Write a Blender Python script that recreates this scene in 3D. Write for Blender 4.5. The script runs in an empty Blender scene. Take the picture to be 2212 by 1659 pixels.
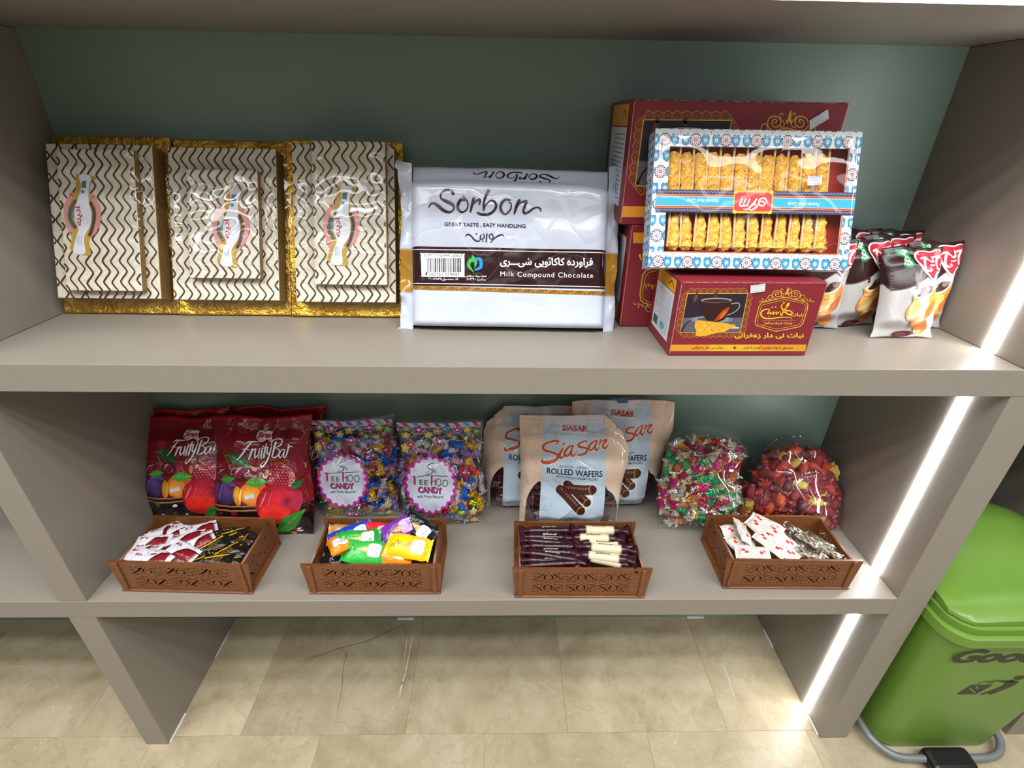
import bpy, bmesh, math, random
from mathutils import Vector, Matrix, noise
from mathutils.geometry import tessellate_polygon
PI = math.pi
SC = bpy.context.scene
COL = SC.collection

# ---------------------------------------------------------------- camera
def setup_camera():
    p, y, r = math.radians(-27.9886), math.radians(1.3667), math.radians(0.9628)
    f = Vector((math.sin(y)*math.cos(p), math.cos(y)*math.cos(p), math.sin(p)))
    r0 = f.cross(Vector((0, 0, 1))).normalized(); u0 = r0.cross(f)
    rt = r0*math.cos(r)+u0*math.sin(r); up = -r0*math.sin(r)+u0*math.cos(r)
    cd = bpy.data.cameras.new('camera'); co = bpy.data.objects.new('camera', cd); COL.objects.link(co)
    m = Matrix((rt, up, -f)).transposed().to_4x4(); m.translation = (0.8023, -0.661, 1.3463)
    co.matrix_world = m
    cd.sensor_width = 36; cd.lens = 36*1067.612/2212; cd.clip_start = 0.02
    SC.camera = co
setup_camera()

# ---------------------------------------------------------------- light and exposure
def area(name, loc, rot, sx, sy, power, col=(1, 1, 1)):
    l = bpy.data.lights.new(name, 'AREA'); l.shape = 'RECTANGLE'; l.size = sx; l.size_y = sy
    l.energy = power; l.color = col
    o = bpy.data.objects.new(name, l); COL.objects.link(o); o.location = loc; o.rotation_euler = rot
    return o
W = bpy.data.worlds.new('shop_ambient'); SC.world = W; W.use_nodes = True
W.node_tree.nodes['Background'].inputs[0].default_value = (0.95, 0.97, 1.0, 1)
W.node_tree.nodes['Background'].inputs[1].default_value = 0.21
for y, p in ((-0.45, 12), (-0.75, 36), (-1.05, 46), (-1.4, 40), (-1.8, 20), (-2.4, 8), (-3.2, 6)):
    area('ceiling_lamp', (0.8, y, 2.8), (0, 0, 0), 5.0, 0.14, p)
SC.view_settings.view_transform = 'Standard'; SC.view_settings.look = 'None'
SC.view_settings.exposure = 0.25; SC.view_settings.gamma = 1.0
SC.view_settings.use_curve_mapping = False
try:
    SC.cycles.max_bounces = 6; SC.cycles.transparent_max_bounces = 14; SC.cycles.transmission_bounces = 6
    SC.cycles.sample_clamp_indirect = 6; SC.cycles.caustics_reflective = False; SC.cycles.caustics_refractive = False
    SC.cycles.use_denoising = True
except Exception:
    pass

# ---------------------------------------------------------------- colour and node helpers
def lin(c): return c/12.92 if c <= 0.04045 else ((c+0.055)/1.055)**2.4
def hx(h):
    if not isinstance(h, str): return h
    h = h.lstrip('#'); return tuple(lin(int(h[i:i+2], 16)/255) for i in (0, 2, 4))+(1.0,)
def mixc(a, b, t):
    a, b = hx(a), hx(b); return tuple(a[i]*(1-t)+b[i]*t for i in range(3))+(1.0,)
class NT:
    def __init__(s, name):
        s.m = bpy.data.materials.new(name); s.m.use_nodes = True; s.t = s.m.node_tree
        s.b = s.t.nodes['Principled BSDF']; s.out = s.t.nodes['Material Output']
    def n(s, typ, **kw):
        x = s.t.nodes.new(typ)
        for k, v in kw.items(): setattr(x, k, v)
        return x
    def l(s, a, b): s.t.links.new(a, b)
    def set(s, **kw):
        for k, v in kw.items():
            s.b.inputs[k.replace('_', ' ')].default_value = v
        return s
    def math(s, op, a, b=None, c=None):
        x = s.n('ShaderNodeMath', operation=op)
        for i, q in enumerate((a, b, c)):
            if q is None: continue
            if isinstance(q, (int, float)): x.inputs[i].default_value = q
            else: s.l(q, x.inputs[i])
        return x.outputs[0]
    def coord(s, kind='Object'): return s.n('ShaderNodeTexCoord').outputs[kind]
    def noise(s, scale, detail=2, rough=0.5, dist=0, vec=None, typ='FBM', w=None):
        x = s.n('ShaderNodeTexNoise')
        x.noise_type = typ
        if w is not None: x.noise_dimensions = '4D'; s.l(w, x.inputs['W'])
        x.inputs['Scale'].default_value = scale; x.inputs['Detail'].default_value = detail
        x.inputs['Roughness'].default_value = rough; x.inputs['Distortion'].default_value = dist
        s.l(vec if vec is not None else s.coord(), x.inputs['Vector'])
        return x.outputs['Fac']
    def ramp(s, fac, stops):
        x = s.n('ShaderNodeValToRGB'); s.l(fac, x.inputs[0]); e = x.color_ramp.elements
        while len(e) < len(stops): e.new(0.5)
        for q, (p, c) in zip(e, stops): q.position = p; q.color = hx(c)
        return x.outputs[0]
    def mix(s, fac, a, b, mode='MIX'):
        x = s.n('ShaderNodeMix', data_type='RGBA', blend_type=mode)
        for sock, q in ((x.inputs[0], fac), (x.inputs[6], a), (x.inputs[7], b)):
            if isinstance(q, (int, float)): sock.default_value = q
            elif isinstance(q, (tuple, str)): sock.default_value = hx(q)
            else: s.l(q, sock)
        return x.outputs[2]
    def bump(s, h, strength=0.5, dist=0.002, to=None):
        x = s.n('ShaderNodeBump'); x.inputs['Strength'].default_value = strength; x.inputs['Distance'].default_value = dist
        s.l(h, x.inputs['Height']); s.l(x.outputs[0], to if to is not None else s.b.inputs['Normal']); return x.outputs[0]
    def rand(s): return s.math('MULTIPLY', s.n('ShaderNodeObjectInfo').outputs['Random'], 40.0)
    def attr(s):
        x = s.n('ShaderNodeVertexColor'); x.layer_name = 'Col'; return x.outputs['Color']

def crinkle(N, scale, amp_fine=0.5):
    """height of crumpled film: sharp creases along irregular cell edges over soft dents"""
    sh = N.n('ShaderNodeVectorMath', operation='MULTIPLY_ADD'); sh.inputs[0].default_value = (1, 1, 1)
    cb = N.n('ShaderNodeCombineXYZ'); w = N.rand()
    N.l(w, cb.inputs[0]); N.l(N.math('MULTIPLY', w, 1.7), cb.inputs[1]); N.l(N.math('MULTIPLY', w, 0.6), cb.inputs[2])
    sh.inputs[1].default_value = (1, 1, 1); N.l(N.coord(), sh.inputs[0]); N.l(cb.outputs[0], sh.inputs[2]); co = sh.outputs[0]
    wob = N.n('ShaderNodeTexNoise'); wob.inputs['Scale'].default_value = scale*.8; wob.inputs['Detail'].default_value = 1; N.l(co, wob.inputs['Vector'])
    ad = N.n('ShaderNodeVectorMath', operation='MULTIPLY_ADD'); N.l(wob.outputs['Color'], ad.inputs[0]); ad.inputs[1].default_value = (.06, .06, .06); N.l(co, ad.inputs[2])
    vo = N.n('ShaderNodeTexVoronoi', feature='DISTANCE_TO_EDGE'); vo.inputs['Scale'].default_value = scale; N.l(ad.outputs[0], vo.inputs['Vector'])
    crease = N.math('POWER', N.math('MINIMUM', vo.outputs['Distance'], 0.22), 0.6)
    b = N.noise(scale*0.4, 1, 0.5, 0.0, co)
    return N.math('ADD', N.math('MULTIPLY', crease, amp_fine*1.3), N.math('MULTIPLY', b, 2.0))

def m_print(name, rough, coat=0.0, crk=None, strength=0.35, metallic=0.0, spec=0.5):
    N = NT(name); N.l(N.attr(), N.b.inputs['Base Color'])
    N.set(Roughness=rough, Metallic=metallic); N.b.inputs['Specular IOR Level'].default_value = spec
    if coat:
        N.b.inputs['Coat Weight'].default_value = coat; N.b.inputs['Coat Roughness'].default_value = 0.06
    if crk: N.bump(crinkle(N, crk), strength, 0.004)
    return N.m
M = {}
M['card'] = m_print('printed_card', 0.42)
M['film'] = m_print('printed_film', 0.10, 0.0, 26, 0.75)
M['film_soft'] = m_print('printed_soft_film', 0.10, 0.0, 14, 0.6)
M['pack'] = m_print('snack_pack_film', 0.3, 0.0, 20, 0.35)
M['wrapper'] = m_print('small_wrapper_film', 0.25, 0.0, 45, 0.4)
M['foil'] = m_print('coloured_foil', 0.14, 0.0, 130, 0.7, 0.8)
M['jelly'] = m_print('candy_jelly_film', 0.18, 0.0, 150, 0.5)
M['label'] = m_print('paper_label', 0.5)

def m_clear(name, tint=(1, 1, 1, 1), crk=22, strength=0.8, base=0.04, rough=0.04, fres=0.35):
    N = NT(name); N.t.nodes.remove(N.b)
    tr = N.n('ShaderNodeBsdfTransparent'); tr.inputs[0].default_value = tint
    gl = N.n('ShaderNodeBsdfGlossy'); gl.inputs['Roughness'].default_value = rough
    h = crinkle(N, crk)
    nb = N.bump(h, strength, 0.005, gl.inputs['Normal'])
    lw = N.n('ShaderNodeLayerWeight'); lw.inputs[0].default_value = 0.35; N.l(nb, lw.inputs['Normal'])
    fac = N.math('ADD', N.math('MULTIPLY', lw.outputs['Facing'], fres), base)
    mx = N.n('ShaderNodeMixShader'); N.l(fac, mx.inputs[0]); N.l(tr.outputs[0], mx.inputs[1]); N.l(gl.outputs[0], mx.inputs[2])
    N.l(mx.outputs[0], N.out.inputs[0])
    return N.m
M['clear'] = m_clear('clear_bag_film')
M['wrap'] = m_clear('clear_stretch_wrap', crk=5, strength=0.5, base=0.035, fres=0.16, rough=0.03)

# ---------------------------------------------------------------- object helpers
def link(o, parent=None):
    COL.objects.link(o)
    if parent is not None: o.parent = parent
    return o
def tag(o, label=None, cat=None, group=None, kind=None):
    if label: o['label'] = label
    if cat: o['category'] = cat
    if group: o['group'] = group
    if kind: o['kind'] = kind
    return o
def empty(name, loc=(0, 0, 0), rot=(0, 0, 0), label=None, cat=None, group=None):
    o = bpy.data.objects.new(name, None); o.empty_display_size = 0.02
    o.location = loc; o.rotation_euler = rot; link(o); return tag(o, label, cat, group)
def mesh_obj(name, verts, faces, mat, parent=None, cols=None, smooth=False, loc=None, rot=None):
    me = bpy.data.meshes.new(name); me.from_pydata([tuple(v) for v in verts], [], faces); me.update()
    if cols is not None:
        a = me.color_attributes.new('Col', 'FLOAT_COLOR', 'POINT')
        flat = []
        for c in cols: flat.extend(c)
        a.data.foreach_set('color', flat)
    if mat is not None: me.materials.append(mat)
    if smooth: me.polygons.foreach_set('use_smooth', [True]*len(me.polygons))
    o = bpy.data.objects.new(name, me)
    if loc: o.location = loc
    if rot: o.rotation_euler = rot
    return link(o, parent)
def bm_obj(name, bm, mat, parent=None, smooth=False, col=None):
    me = bpy.data.meshes.new(name); bm.to_mesh(me); bm.free()
    if mat is not None: me.materials.append(mat)
    if col is not None:
        a = me.color_attributes.new('Col', 'FLOAT_COLOR', 'POINT'); a.data.foreach_set('color', list(hx(col))*len(me.vertices))
    if smooth: me.polygons.foreach_set('use_smooth', [True]*len(me.polygons))
    return link(bpy.data.objects.new(name, me), parent)
def bm_box(bm, x0, x1, y0, y1, z0, z1, bevel=0.0, seg=2):
    r = bmesh.ops.create_cube(bm, size=1.0); vs = r['verts']
    for v in vs:
        v.co = Vector((x0 if v.co.x < 0 else x1, y0 if v.co.y < 0 else y1, z0 if v.co.z < 0 else z1))
    if bevel > 0:
        es = list({e for v in vs for e in v.link_edges})
        bmesh.ops.bevel(bm, geom=es, offset=bevel, segments=seg, affect='EDGES', profile=0.5)
def box_obj(name, x0, x1, y0, y1, z0, z1, mat, parent=None, bevel=0.0012, col=None):
    bm = bmesh.new(); bm_box(bm, x0, x1, y0, y1, z0, z1, bevel); return bm_obj(name, bm, mat, parent, col=col)
def copy_tree(o, parent=None):
    c = o.copy(); COL.objects.link(c); c.parent = parent
    for ch in list(o.children): copy_tree(ch, c)
    return c
def interp(tab, t):
    if t <= tab[0][0]: return tab[0][1]
    for (a, va), (b, vb) in zip(tab, tab[1:]):
        if t <= b:
            k = (t-a)/(b-a); return va+(vb-va)*k
    return tab[-1][1]
def sinterp(tab, t):
    if t <= tab[0][0]: return tab[0][1]
    for (a, va), (b, vb) in zip(tab, tab[1:]):
        if t <= b:
            k = (t-a)/(b-a); k = k*k*(3-2*k); return va+(vb-va)*k
    return tab[-1][1]

# ---------------------------------------------------------------- flat print: polygons, strokes and type in a face's own plane
PF = {'ﺍ': 0}
JOIN = {  # isolated, final, initial, medial
 'ا': 'FE8D FE8E', 'آ': 'FE81 FE82', 'ب': 'FE8F FE90 FE91 FE92', 'پ': 'FB56 FB57 FB58 FB59', 'ت': 'FE95 FE96 FE97 FE98', 'ث': 'FE99 FE9A FE9B FE9C',
 'ج': 'FE9D FE9E FE9F FEA0', 'چ': 'FB7A FB7B FB7C FB7D', 'ح': 'FEA1 FEA2 FEA3 FEA4', 'خ': 'FEA5 FEA6 FEA7 FEA8', 'د': 'FEA9 FEAA', 'ذ': 'FEAB FEAC',
 'ر': 'FEAD FEAE', 'ز': 'FEAF FEB0', 'س': 'FEB1 FEB2 FEB3 FEB4', 'ش': 'FEB5 FEB6 FEB7 FEB8', 'ص': 'FEB9 FEBA FEBB FEBC', 'ض': 'FEBD FEBE FEBF FEC0',
 'ط': 'FEC1 FEC2 FEC3 FEC4', 'ع': 'FEC9 FECA FECB FECC', 'غ': 'FECD FECE FECF FED0', 'ف': 'FED1 FED2 FED3 FED4', 'ق': 'FED5 FED6 FED7 FED8',
 'ک': 'FB8E FB8F FB90 FB91', 'گ': 'FB92 FB93 FB94 FB95', 'ل': 'FEDD FEDE FEDF FEE0', 'م': 'FEE1 FEE2 FEE3 FEE4', 'ن': 'FEE5 FEE6 FEE7 FEE8',
 'ه': 'FEE9 FEEA FEEB FEEC', 'و': 'FEED FEEE', 'ی': 'FBFC FBFD FBFE FBFF', 'ئ': 'FE89 FE8A FE8B FE8C'}
JOIN = {k: [chr(int(x, 16)) for x in v.split()] for k, v in JOIN.items()}
def farsi(s):
    out = []
    for i, c in enumerate(s):
        if c not in JOIN: out.append(c); continue
        f = JOIN[c]
        prev = i > 0 and s[i-1] in JOIN and len(JOIN[s[i-1]]) == 4
        nxt = i+1 < len(s) and s[i+1] in JOIN and len(f) == 4
        k = 3 if prev and nxt else 1 if prev else 2 if nxt else 0
        out.append(f[k] if k < len(f) else f[0])
    out.reverse(); res = []; run = []
    for c in out:                      # figures keep their own left-to-right order
        if c in '۰۱۲۳۴۵۶۷۸۹/' : run.append(c)
        else: res += run[::-1]+[c]; run = []
    return ''.join(res+run[::-1])
_TC = {}
def text_tris(s, bold=0.0, shear=0.0, spacing=1.0):
    key = (s, bold, shear, spacing)
    if key not in _TC:
        c = bpy.data.curves.new('type', 'FONT'); c.body = s; c.offset = bold; c.shear = shear; c.space_character = spacing
        c.resolution_u = 3; c.fill_mode = 'BOTH'
        o = bpy.data.objects.new('type', c); COL.objects.link(o)
        dg = bpy.context.evaluated_depsgraph_get()
        me = bpy.data.meshes.new_from_object(o.evaluated_get(dg)); me.calc_loop_triangles()
        vs = [(v.co.x, v.co.y) for v in me.vertices]; ts = [tuple(t.vertices) for t in me.loop_triangles]
        bpy.data.objects.remove(o); bpy.data.curves.remove(c); bpy.data.meshes.remove(me)
        _TC[key] = (vs, ts)
    return _TC[key]
def crom(pts, n=6, closed=False):
    if len(pts) < 3: return [tuple(p) for p in pts]
    P = [tuple(p) for p in pts]; out = []; L = len(P)
    rng = range(L if closed else L-1)
    for i in rng:
        g = (lambda k: P[k % L]) if closed else (lambda k: P[max(0, min(L-1, k))])
        a, b, c, d = g(i-1), g(i), g(i+1), g(i+2)
        for j in range(n):
            t = j/n
            out.append(tuple(0.5*((2*b[q])+(-a[q]+c[q])*t+(2*a[q]-5*b[q]+4*c[q]-d[q])*t*t+(-a[q]+3*b[q]-3*c[q]+d[q])*t**3) for q in range(len(b))))
    if not closed: out.append(P[-1])
    return out
def homography(q, w, h):
    """artwork grid -> face metres; q = BL, BR, TR, TL on the artwork grid"""
    dst = [(-w/2, 0), (w/2, 0), (w/2, h), (-w/2, h)]
    A = []; B = []
    for (x, y), (X, Y) in zip(q, dst):
        A.append([x, y, 1, 0, 0, 0, -X*x, -X*y]); B.append(X)
        A.append([0, 0, 0, x, y, 1, -Y*x, -Y*y]); B.append(Y)
    n = 8
    for i in range(n):
        p = max(range(i, n), key=lambda r: abs(A[r][i])); A[i], A[p] = A[p], A[i]; B[i], B[p] = B[p], B[i]
        for r in range(n):
            if r != i:
                k = A[r][i]/A[i][i]
                if k:
                    A[r] = [a-k*b for a, b in zip(A[r], A[i])]; B[r] -= k*B[i]
    H = [B[i]/A[i][i] for i in range(n)]
    def f(x, y):
        d = H[6]*x+H[7]*y+1; return ((H[0]*x+H[1]*y+H[2])/d, (H[3]*x+H[4]*y+H[5])/d)
    return f
class Print:
    def __init__(s, fr=None): s.v = []; s.f = []; s.c = []; s.fr = fr; s.sub(0, 0, 1)
    def sub(s, ox, oy, sc):
        s.o = (ox, oy, sc); return s
    def T(s, p):
        x, y = p[0]/s.o[2]+s.o[0], p[1]/s.o[2]+s.o[1]
        return s.fr(x, y) if s.fr else (x, y)
    def add(s, pts, tris, col, lay, raw=False):
        b = len(s.v); many = isinstance(col, list)
        for i, p in enumerate(pts):
            q = p if raw else s.T(p); s.v.append((q[0], q[1], lay)); s.c.append(hx(col[i] if many else col))
        s.f += [tuple(b+k for k in t) for t in tris]
    def poly(s, pts, col, lay=1, holes=()):
        loops = [[Vector((p[0], p[1], 0)) for p in l] for l in [pts]+list(holes)]
        tr = tessellate_polygon(loops); flat = [p for l in [pts]+list(holes) for p in l]
        s.add(flat, tr, col, lay)
    def curve(s, pts, col, lay=1, n=5): s.poly(crom(pts, n, True), col, lay)
    def rect(s, x0, y0, x1, y1, col, lay=1): s.poly([(x0, y0), (x1, y0), (x1, y1), (x0, y1)], col, lay)
    def ell(s, cx, cy, rx, ry, col, lay=1, rot=0, n=22, edge=None, hl=(0, 0), rings=3):
        """ellipse; with edge = outer colour it shades from col (at offset hl) to edge"""
        ca, sa = math.cos(rot), math.sin(rot)
        pts = []; cols = []; tris = []
        R = rings if edge is not None else 1
        pts.append((cx+hl[0]*rx*ca-hl[1]*ry*sa, cy+hl[0]*rx*sa+hl[1]*ry*ca)); cols.append(hx(col))
        for k in range(1, R+1):
            t = k/R
            for i in range(n):
                a = 2*PI*i/n; x = rx*(hl[0]*(1-t)+t*math.cos(a)); y = ry*(hl[1]*(1-t)+t*math.sin(a))
                pts.append((cx+x*ca-y*sa, cy+x*sa+y*ca)); cols.append(mixc(col, edge, t) if edge is not None else hx(col))
        for i in range(n): tris.append((0, 1+i, 1+(i+1) % n))
        for k in range(R-1):
            for i in range(n):
                a, b = 1+k*n+i, 1+k*n+(i+1) % n; tris += [(a, a+n, b+n), (a, b+n, b)]
        s.add(pts, tris, cols, lay)
    def stroke(s, pts, w, col, lay=1, n=6, cap=True, closed=False):
        """ribbon along pts; w = width or list of widths, one per point"""
        W_ = w if isinstance(w, (list, tuple)) else [w]*len(pts)
        q = crom([(p[0], p[1], ww) for p, ww in zip(pts, W_)], n, closed)
        if closed: q.append(q[0])
        L = len(q); P = []; tris = []
        for i in range(L):
            a, b = q[max(0, i-1)], q[min(L-1, i+1)]
            dx, dy = b[0]-a[0], b[1]-a[1]; d = math.hypot(dx, dy) or 1
            hw = max(q[i][2], 0.0)/2; P += [(q[i][0]-dy/d*hw, q[i][1]+dx/d*hw), (q[i][0]+dy/d*hw, q[i][1]-dx/d*hw)]
        for i in range(L-1): tris += [(2*i, 2*i+1, 2*i+3), (2*i, 2*i+3, 2*i+2)]
        s.add(P, tris, col, lay)
        if cap and not closed:
            for e in (q[0], q[-1]):
                if e[2] > 0: s.ell(e[0], e[1], e[2]/2, e[2]/2, col, lay, n=10)
    def text(s, t, p0, p1, capx, col, lay=2, bold=0.0, shear=0.0, spacing=1.0, fa=False, flip=False, capref=None):
        """type set from p0 to p1 on its baseline, capital height capx; grid y runs down unless flip"""
        vs, ts = text_tris(farsi(t) if fa else t, bold, shear, spacing)
        if not vs: return
        x0 = min(v[0] for v in vs); x1 = max(v[0] for v in vs)
        if capref is None:
            if fa: yb = min(v[1] for v in vs); hb = max(v[1] for v in vs)-yb
            else: yb = 0; hb = 0.69
        else: yb = 0; hb = capref
        ux, uy = p1[0]-p0[0], p1[1]-p0[1]; L = math.hypot(ux, uy); ex = (ux/L, uy/L)
        ey = (-ex[1], ex[0]) if flip else (ex[1], -ex[0])
        P = [(p0[0]+ex[0]*(x-x0)/(x1-x0)*L+ey[0]*(y-yb)/hb*capx, p0[1]+ex[1]*(x-x0)/(x1-x0)*L+ey[1]*(y-yb)/hb*capx) for x, y in vs]
        s.add(P, ts, col, lay)
    def build(s, name, parent, mapf, mat, maxlen=None, label=None, clipx=None):
        bm = bmesh.new(); cl = bm.verts.layers.float_color.new('Col')
        vs = []
        for (x, y, l), c in zip(s.v, s.c):
            v = bm.verts.new((x, y, l*0.001)); v[cl] = c; vs.append(v)
        for t in s.f:
            if len(set(t)) == 3:
                try: bm.faces.new([vs[i] for i in t])
                except ValueError: pass
        if maxlen:
            for _ in range(6):
                es = [e for e in bm.edges if e.calc_length() > maxlen]
                if not es: break
                bmesh.ops.subdivide_edges(bm, edges=es, cuts=1)
                bmesh.ops.triangulate(bm, faces=[f for f in bm.faces if len(f.verts) > 3])
        if clipx:
            bmesh.ops.delete(bm, geom=[f for f in bm.faces if abs(f.calc_center_median().x) > clipx], context='FACES')
        for v in bm.verts: v.co = mapf(v.co.x, v.co.y, v.co.z*1000)
        if bm.faces: bm.faces.ensure_lookup_table()
        o = bm_obj(name, bm, mat, parent, smooth=True)
        if label: o['label'] = label
        return o
def flat_map(off=0.0003, step=0.00012, y0=0.0):
    return lambda x, y, l: Vector((x, y0-off-step*l, y))

# ---------------------------------------------------------------- bags
class Bag:
    """a filled film bag standing on its seam: X across, Z up, -Y towards the viewer"""
    def __init__(s, w, h, t, left=None, right=None, top=None, bot=None, prof=None, seed=0, wr=0.004, back=0.6, pw=2.6, cre=5.0):
        s.w, s.h, s.t, s.seed, s.wr, s.back, s.pw, s.cre = w, h, t, seed, wr, back, pw, cre
        s.left = left or [(0, 0), (1, 0)]; s.right = right or [(0, 0), (1, 0)]   # metres moved outward at height v
        s.top = top or [(-1, 0), (1, 0)]; s.bot = bot or [(-1, 0), (1, 0)]       # metres moved up along u
        s.prof = prof or [(0, 0), (0.06, 0.25), (0.25, 0.9), (0.5, 1), (0.8, 0.6), (0.93, 0.12), (1, 0)]
    def P(s, u, v, side):
        x = -s.w/2-interp(s.left, v) if False else 0
        xl = -s.w/2-sinterp(s.left, v); xr = s.w/2+sinterp(s.right, v)
        x = xl+(xr-xl)*(u+1)/2
        z = interp(s.bot, u)*(1-v)+(s.h+interp(s.top, u))*v
        T = s.t*sinterp(s.prof, v)*max(0.0, 1-abs(u)**s.pw)**0.7
        q = Vector((u*s.cre+s.seed*3.1, v*3.2, s.seed*1.7+(0 if side < 0 else 9)))
        rdg = 1-abs(noise.noise(q))*2
        wv = noise.noise(Vector((u*2.3+s.seed, v*2.0, s.seed*5.3+side)))
        fade = min(1, min(v, 1-v)*8+0.15)*min(1, (1-abs(u))*7+0.1)
        d = s.wr*(rdg*0.8+wv*1.2)*fade
        # seams wave as a whole
        sw = s.wr*1.6*noise.noise(Vector((u*1.7+s.seed*2.2, v*1.5, s.seed)))
        y = -(T+d)+sw if side < 0 else (T*s.back+abs(d)*0.4)+sw
        if side > 0: y = max(y, -(T)+sw+0.0006)
        return Vector((x, y, z))
    def uv(s, x, z):
        v = 0.5
        for _ in range(4):
            u_ = 0
            xl = -s.w/2-sinterp(s.left, v); xr = s.w/2+sinterp(s.right, v)
            u_ = max(-1, min(1, 2*(x-xl)/(xr-xl)-1))
            b = interp(s.bot, u_); tp = s.h+interp(s.top, u_)
            v = max(0.0, min(1.0, (z-b)/(tp-b)))
        return u_, v
    def front(s, x, z, l=0):
        u, v = s.uv(x, z); p = s.P(u, v, -1); p.y -= 0.0007+0.00015*l; return p
    def rear(s, x, z, l=0):
        u, v = s.uv(x, z); p = s.P(u, v, 1); p.y += 0.0004+0.00013*l; return p
    def body(s, name, parent, mat, col=None, nu=34, nv=34, colf=None):
        V = []; F = []; C = []
        for side in (-1, 1):
            b = len(V)
            for j in range(nv+1):
                for i in range(nu+1):
                    u, v = 2*i/nu-1, j/nv
                    p = s.P(u, v, side); V.append(p)
                    C.append(hx(colf(u, v, side)) if colf else hx(col or '#ffffff'))
            for j in range(nv):
                for i in range(nu):
                    a = b+j*(nu+1)+i
                    F.append((a, a+1, a+nu+2, a+nu+1) if side < 0 else (a, a+nu+1, a+nu+2, a+1))
        # close the rim
        n1 = (nu+1)*(nv+1)
        rim = [i for i in range(nu+1)]+[(j*(nu+1)+nu) for j in range(1, nv+1)]+[nv*(nu+1)+i for i in range(nu-1, -1, -1)]+[j*(nu+1) for j in range(nv-1, 0, -1)]
        for a, b2 in zip(rim, rim[1:]+rim[:1]): F.append((a, a+n1, b2+n1, b2))
        return mesh_obj(name, V, F, mat, parent, C, smooth=True)
def price_sticker(P, pts, ink='#8a8a92', lay=6):
    """white price tag with notched edges; pts = four corners on the grid (TL, TR, BR, BL)"""
    a, b, c, d = [Vector(p) for p in pts]
    def q(s, t):
        v = (a*(1-s)+b*s)*(1-t)+(d*(1-s)+c*s)*t; return (v.x, v.y)
    P.poly([q(0, 0), q(.46, 0), q(.5, .07), q(.54, 0), q(1, 0), q(1, 1), q(.54, 1), q(.5, .93), q(.46, 1), q(0, 1)], '#d2d2d8', lay)
    for t0, t1, s0, s1 in ((.12, .17, .1, .9), (.8, .85, .1, .9)):
        P.poly([q(s0, t0), q(s1, t0), q(s1, t1), q(s0, t1)], ink, lay+1)
    for k in range(6): P.poly([q(.2+.1*k, .35), q(.26+.1*k, .35), q(.26+.1*k, .65), q(.2+.1*k, .65)], '#c4c4cc', lay+1)

# ---------------------------------------------------------------- materials of the room
D = 0.3428; ZU, ZUB, ZL, ZLB, ZT = 1.0236, 0.9771, 0.5121, 0.4659, 1.4703
def m_laminate():
    N = NT('beige_laminate')
    n = N.noise(900, 1, 0.5)
    c = N.ramp(n, [(0.3, '#837b70'), (0.7, '#8c857b')])
    N.l(c, N.b.inputs['Base Color']); N.set(Roughness=0.38); N.b.inputs['Specular IOR Level'].default_value = 0.45
    N.bump(N.noise(1400, 1), 0.06, 0.001); return N.m
def m_green():
    N = NT('green_painted_board')
    c = N.ramp(N.noise(3, 2), [(0.3, '#72877c'), (0.7, '#788d82')])
    N.l(c, N.b.inputs['Base Color']); N.set(Roughness=0.4); N.bump(N.noise(9, 2), 0.05, 0.004); return N.m
def m_marble():
    N = NT('beige_marble_tile')
    co = N.coord('Object'); w = N.rand()
    base = N.ramp(N.noise(6, 5, 0.62, 0.9, co, w=w), [(0.28, '#96886c'), (0.45, '#a99b7f'), (0.6, '#b4a78c'), (0.75, '#beb39a')])
    base = N.mix(N.ramp(N.noise(4.0, 6, 0.68, 0.7, co, w=N.math('ADD', w, 3.0)), [(0.52, '#000000'), (0.68, '#a0a0a0')]), base, '#84714f')
    vn = N.math('ABSOLUTE', N.math('SUBTRACT', N.noise(5, 6, 0.6, 1.2, co, w=N.math('ADD', w, 11.0)), 0.5))
    base = N.mix(N.ramp(vn, [(0.0, '#7a7a7a'), (0.012, '#000000')]), base, '#6d583a')
    base = N.mix(N.ramp(N.noise(14, 4, 0.7, 0.5, co, w=N.math('ADD', w, 5.0)), [(0.62, '#000000'), (0.75, '#808080')]), base, '#c9c0aa')
    fleck = N.ramp(N.noise(170, 2, 0.5, 0.6, co, w=w), [(0.67, '#000000'), (0.73, '#c0c0c0')])
    base = N.mix(fleck, base, '#dcd5c4')
    dark = N.ramp(N.noise(120, 2, 0.5, 0.9, co, w=N.math('ADD', w, 7.0)), [(0.72, '#000000'), (0.79, '#b0b0b0')])
    base = N.mix(dark, base, '#57462c')
    tone = N.n('ShaderNodeHueSaturation'); N.l(base, tone.inputs['Color'])
    N.l(N.math('ADD', N.math('MULTIPLY', N.n('ShaderNodeObjectInfo').outputs['Random'], 0.2), 0.9), tone.inputs['Value'])
    N.l(tone.outputs[0], N.b.inputs['Base Color']); N.set(Roughness=0.33); return N.m
def m_plain(name, col, rough=0.5, metal=0.0):
    N = NT(name); N.l(N.ramp(N.noise(40, 2), [(0.3, mixc(col, '#000000', 0.04)), (0.7, hx(col))]), N.b.inputs['Base Color'])
    N.set(Roughness=rough, Metallic=metal); return N.m
def m_emit(name, strength, col=(1, 1, 1, 1)):
    N = NT(name); N.b.inputs['Base Color'].default_value = (0.9, 0.9, 0.9, 1)
    N.b.inputs['Emission Color'].default_value = col; N.b.inputs['Emission Strength'].default_value = strength; return N.m
M['lam'] = m_laminate(); M['green'] = m_green(); M['tile'] = m_marble()
M['led'] = m_emit('led_diffuser', 28.0, (0.97, 0.98, 1.0, 1))
M['white'] = m_plain('white_plastic', '#e8e8e4', 0.5)
M['grout'] = m_plain('tile_grout', '#a39678', 0.8)

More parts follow.
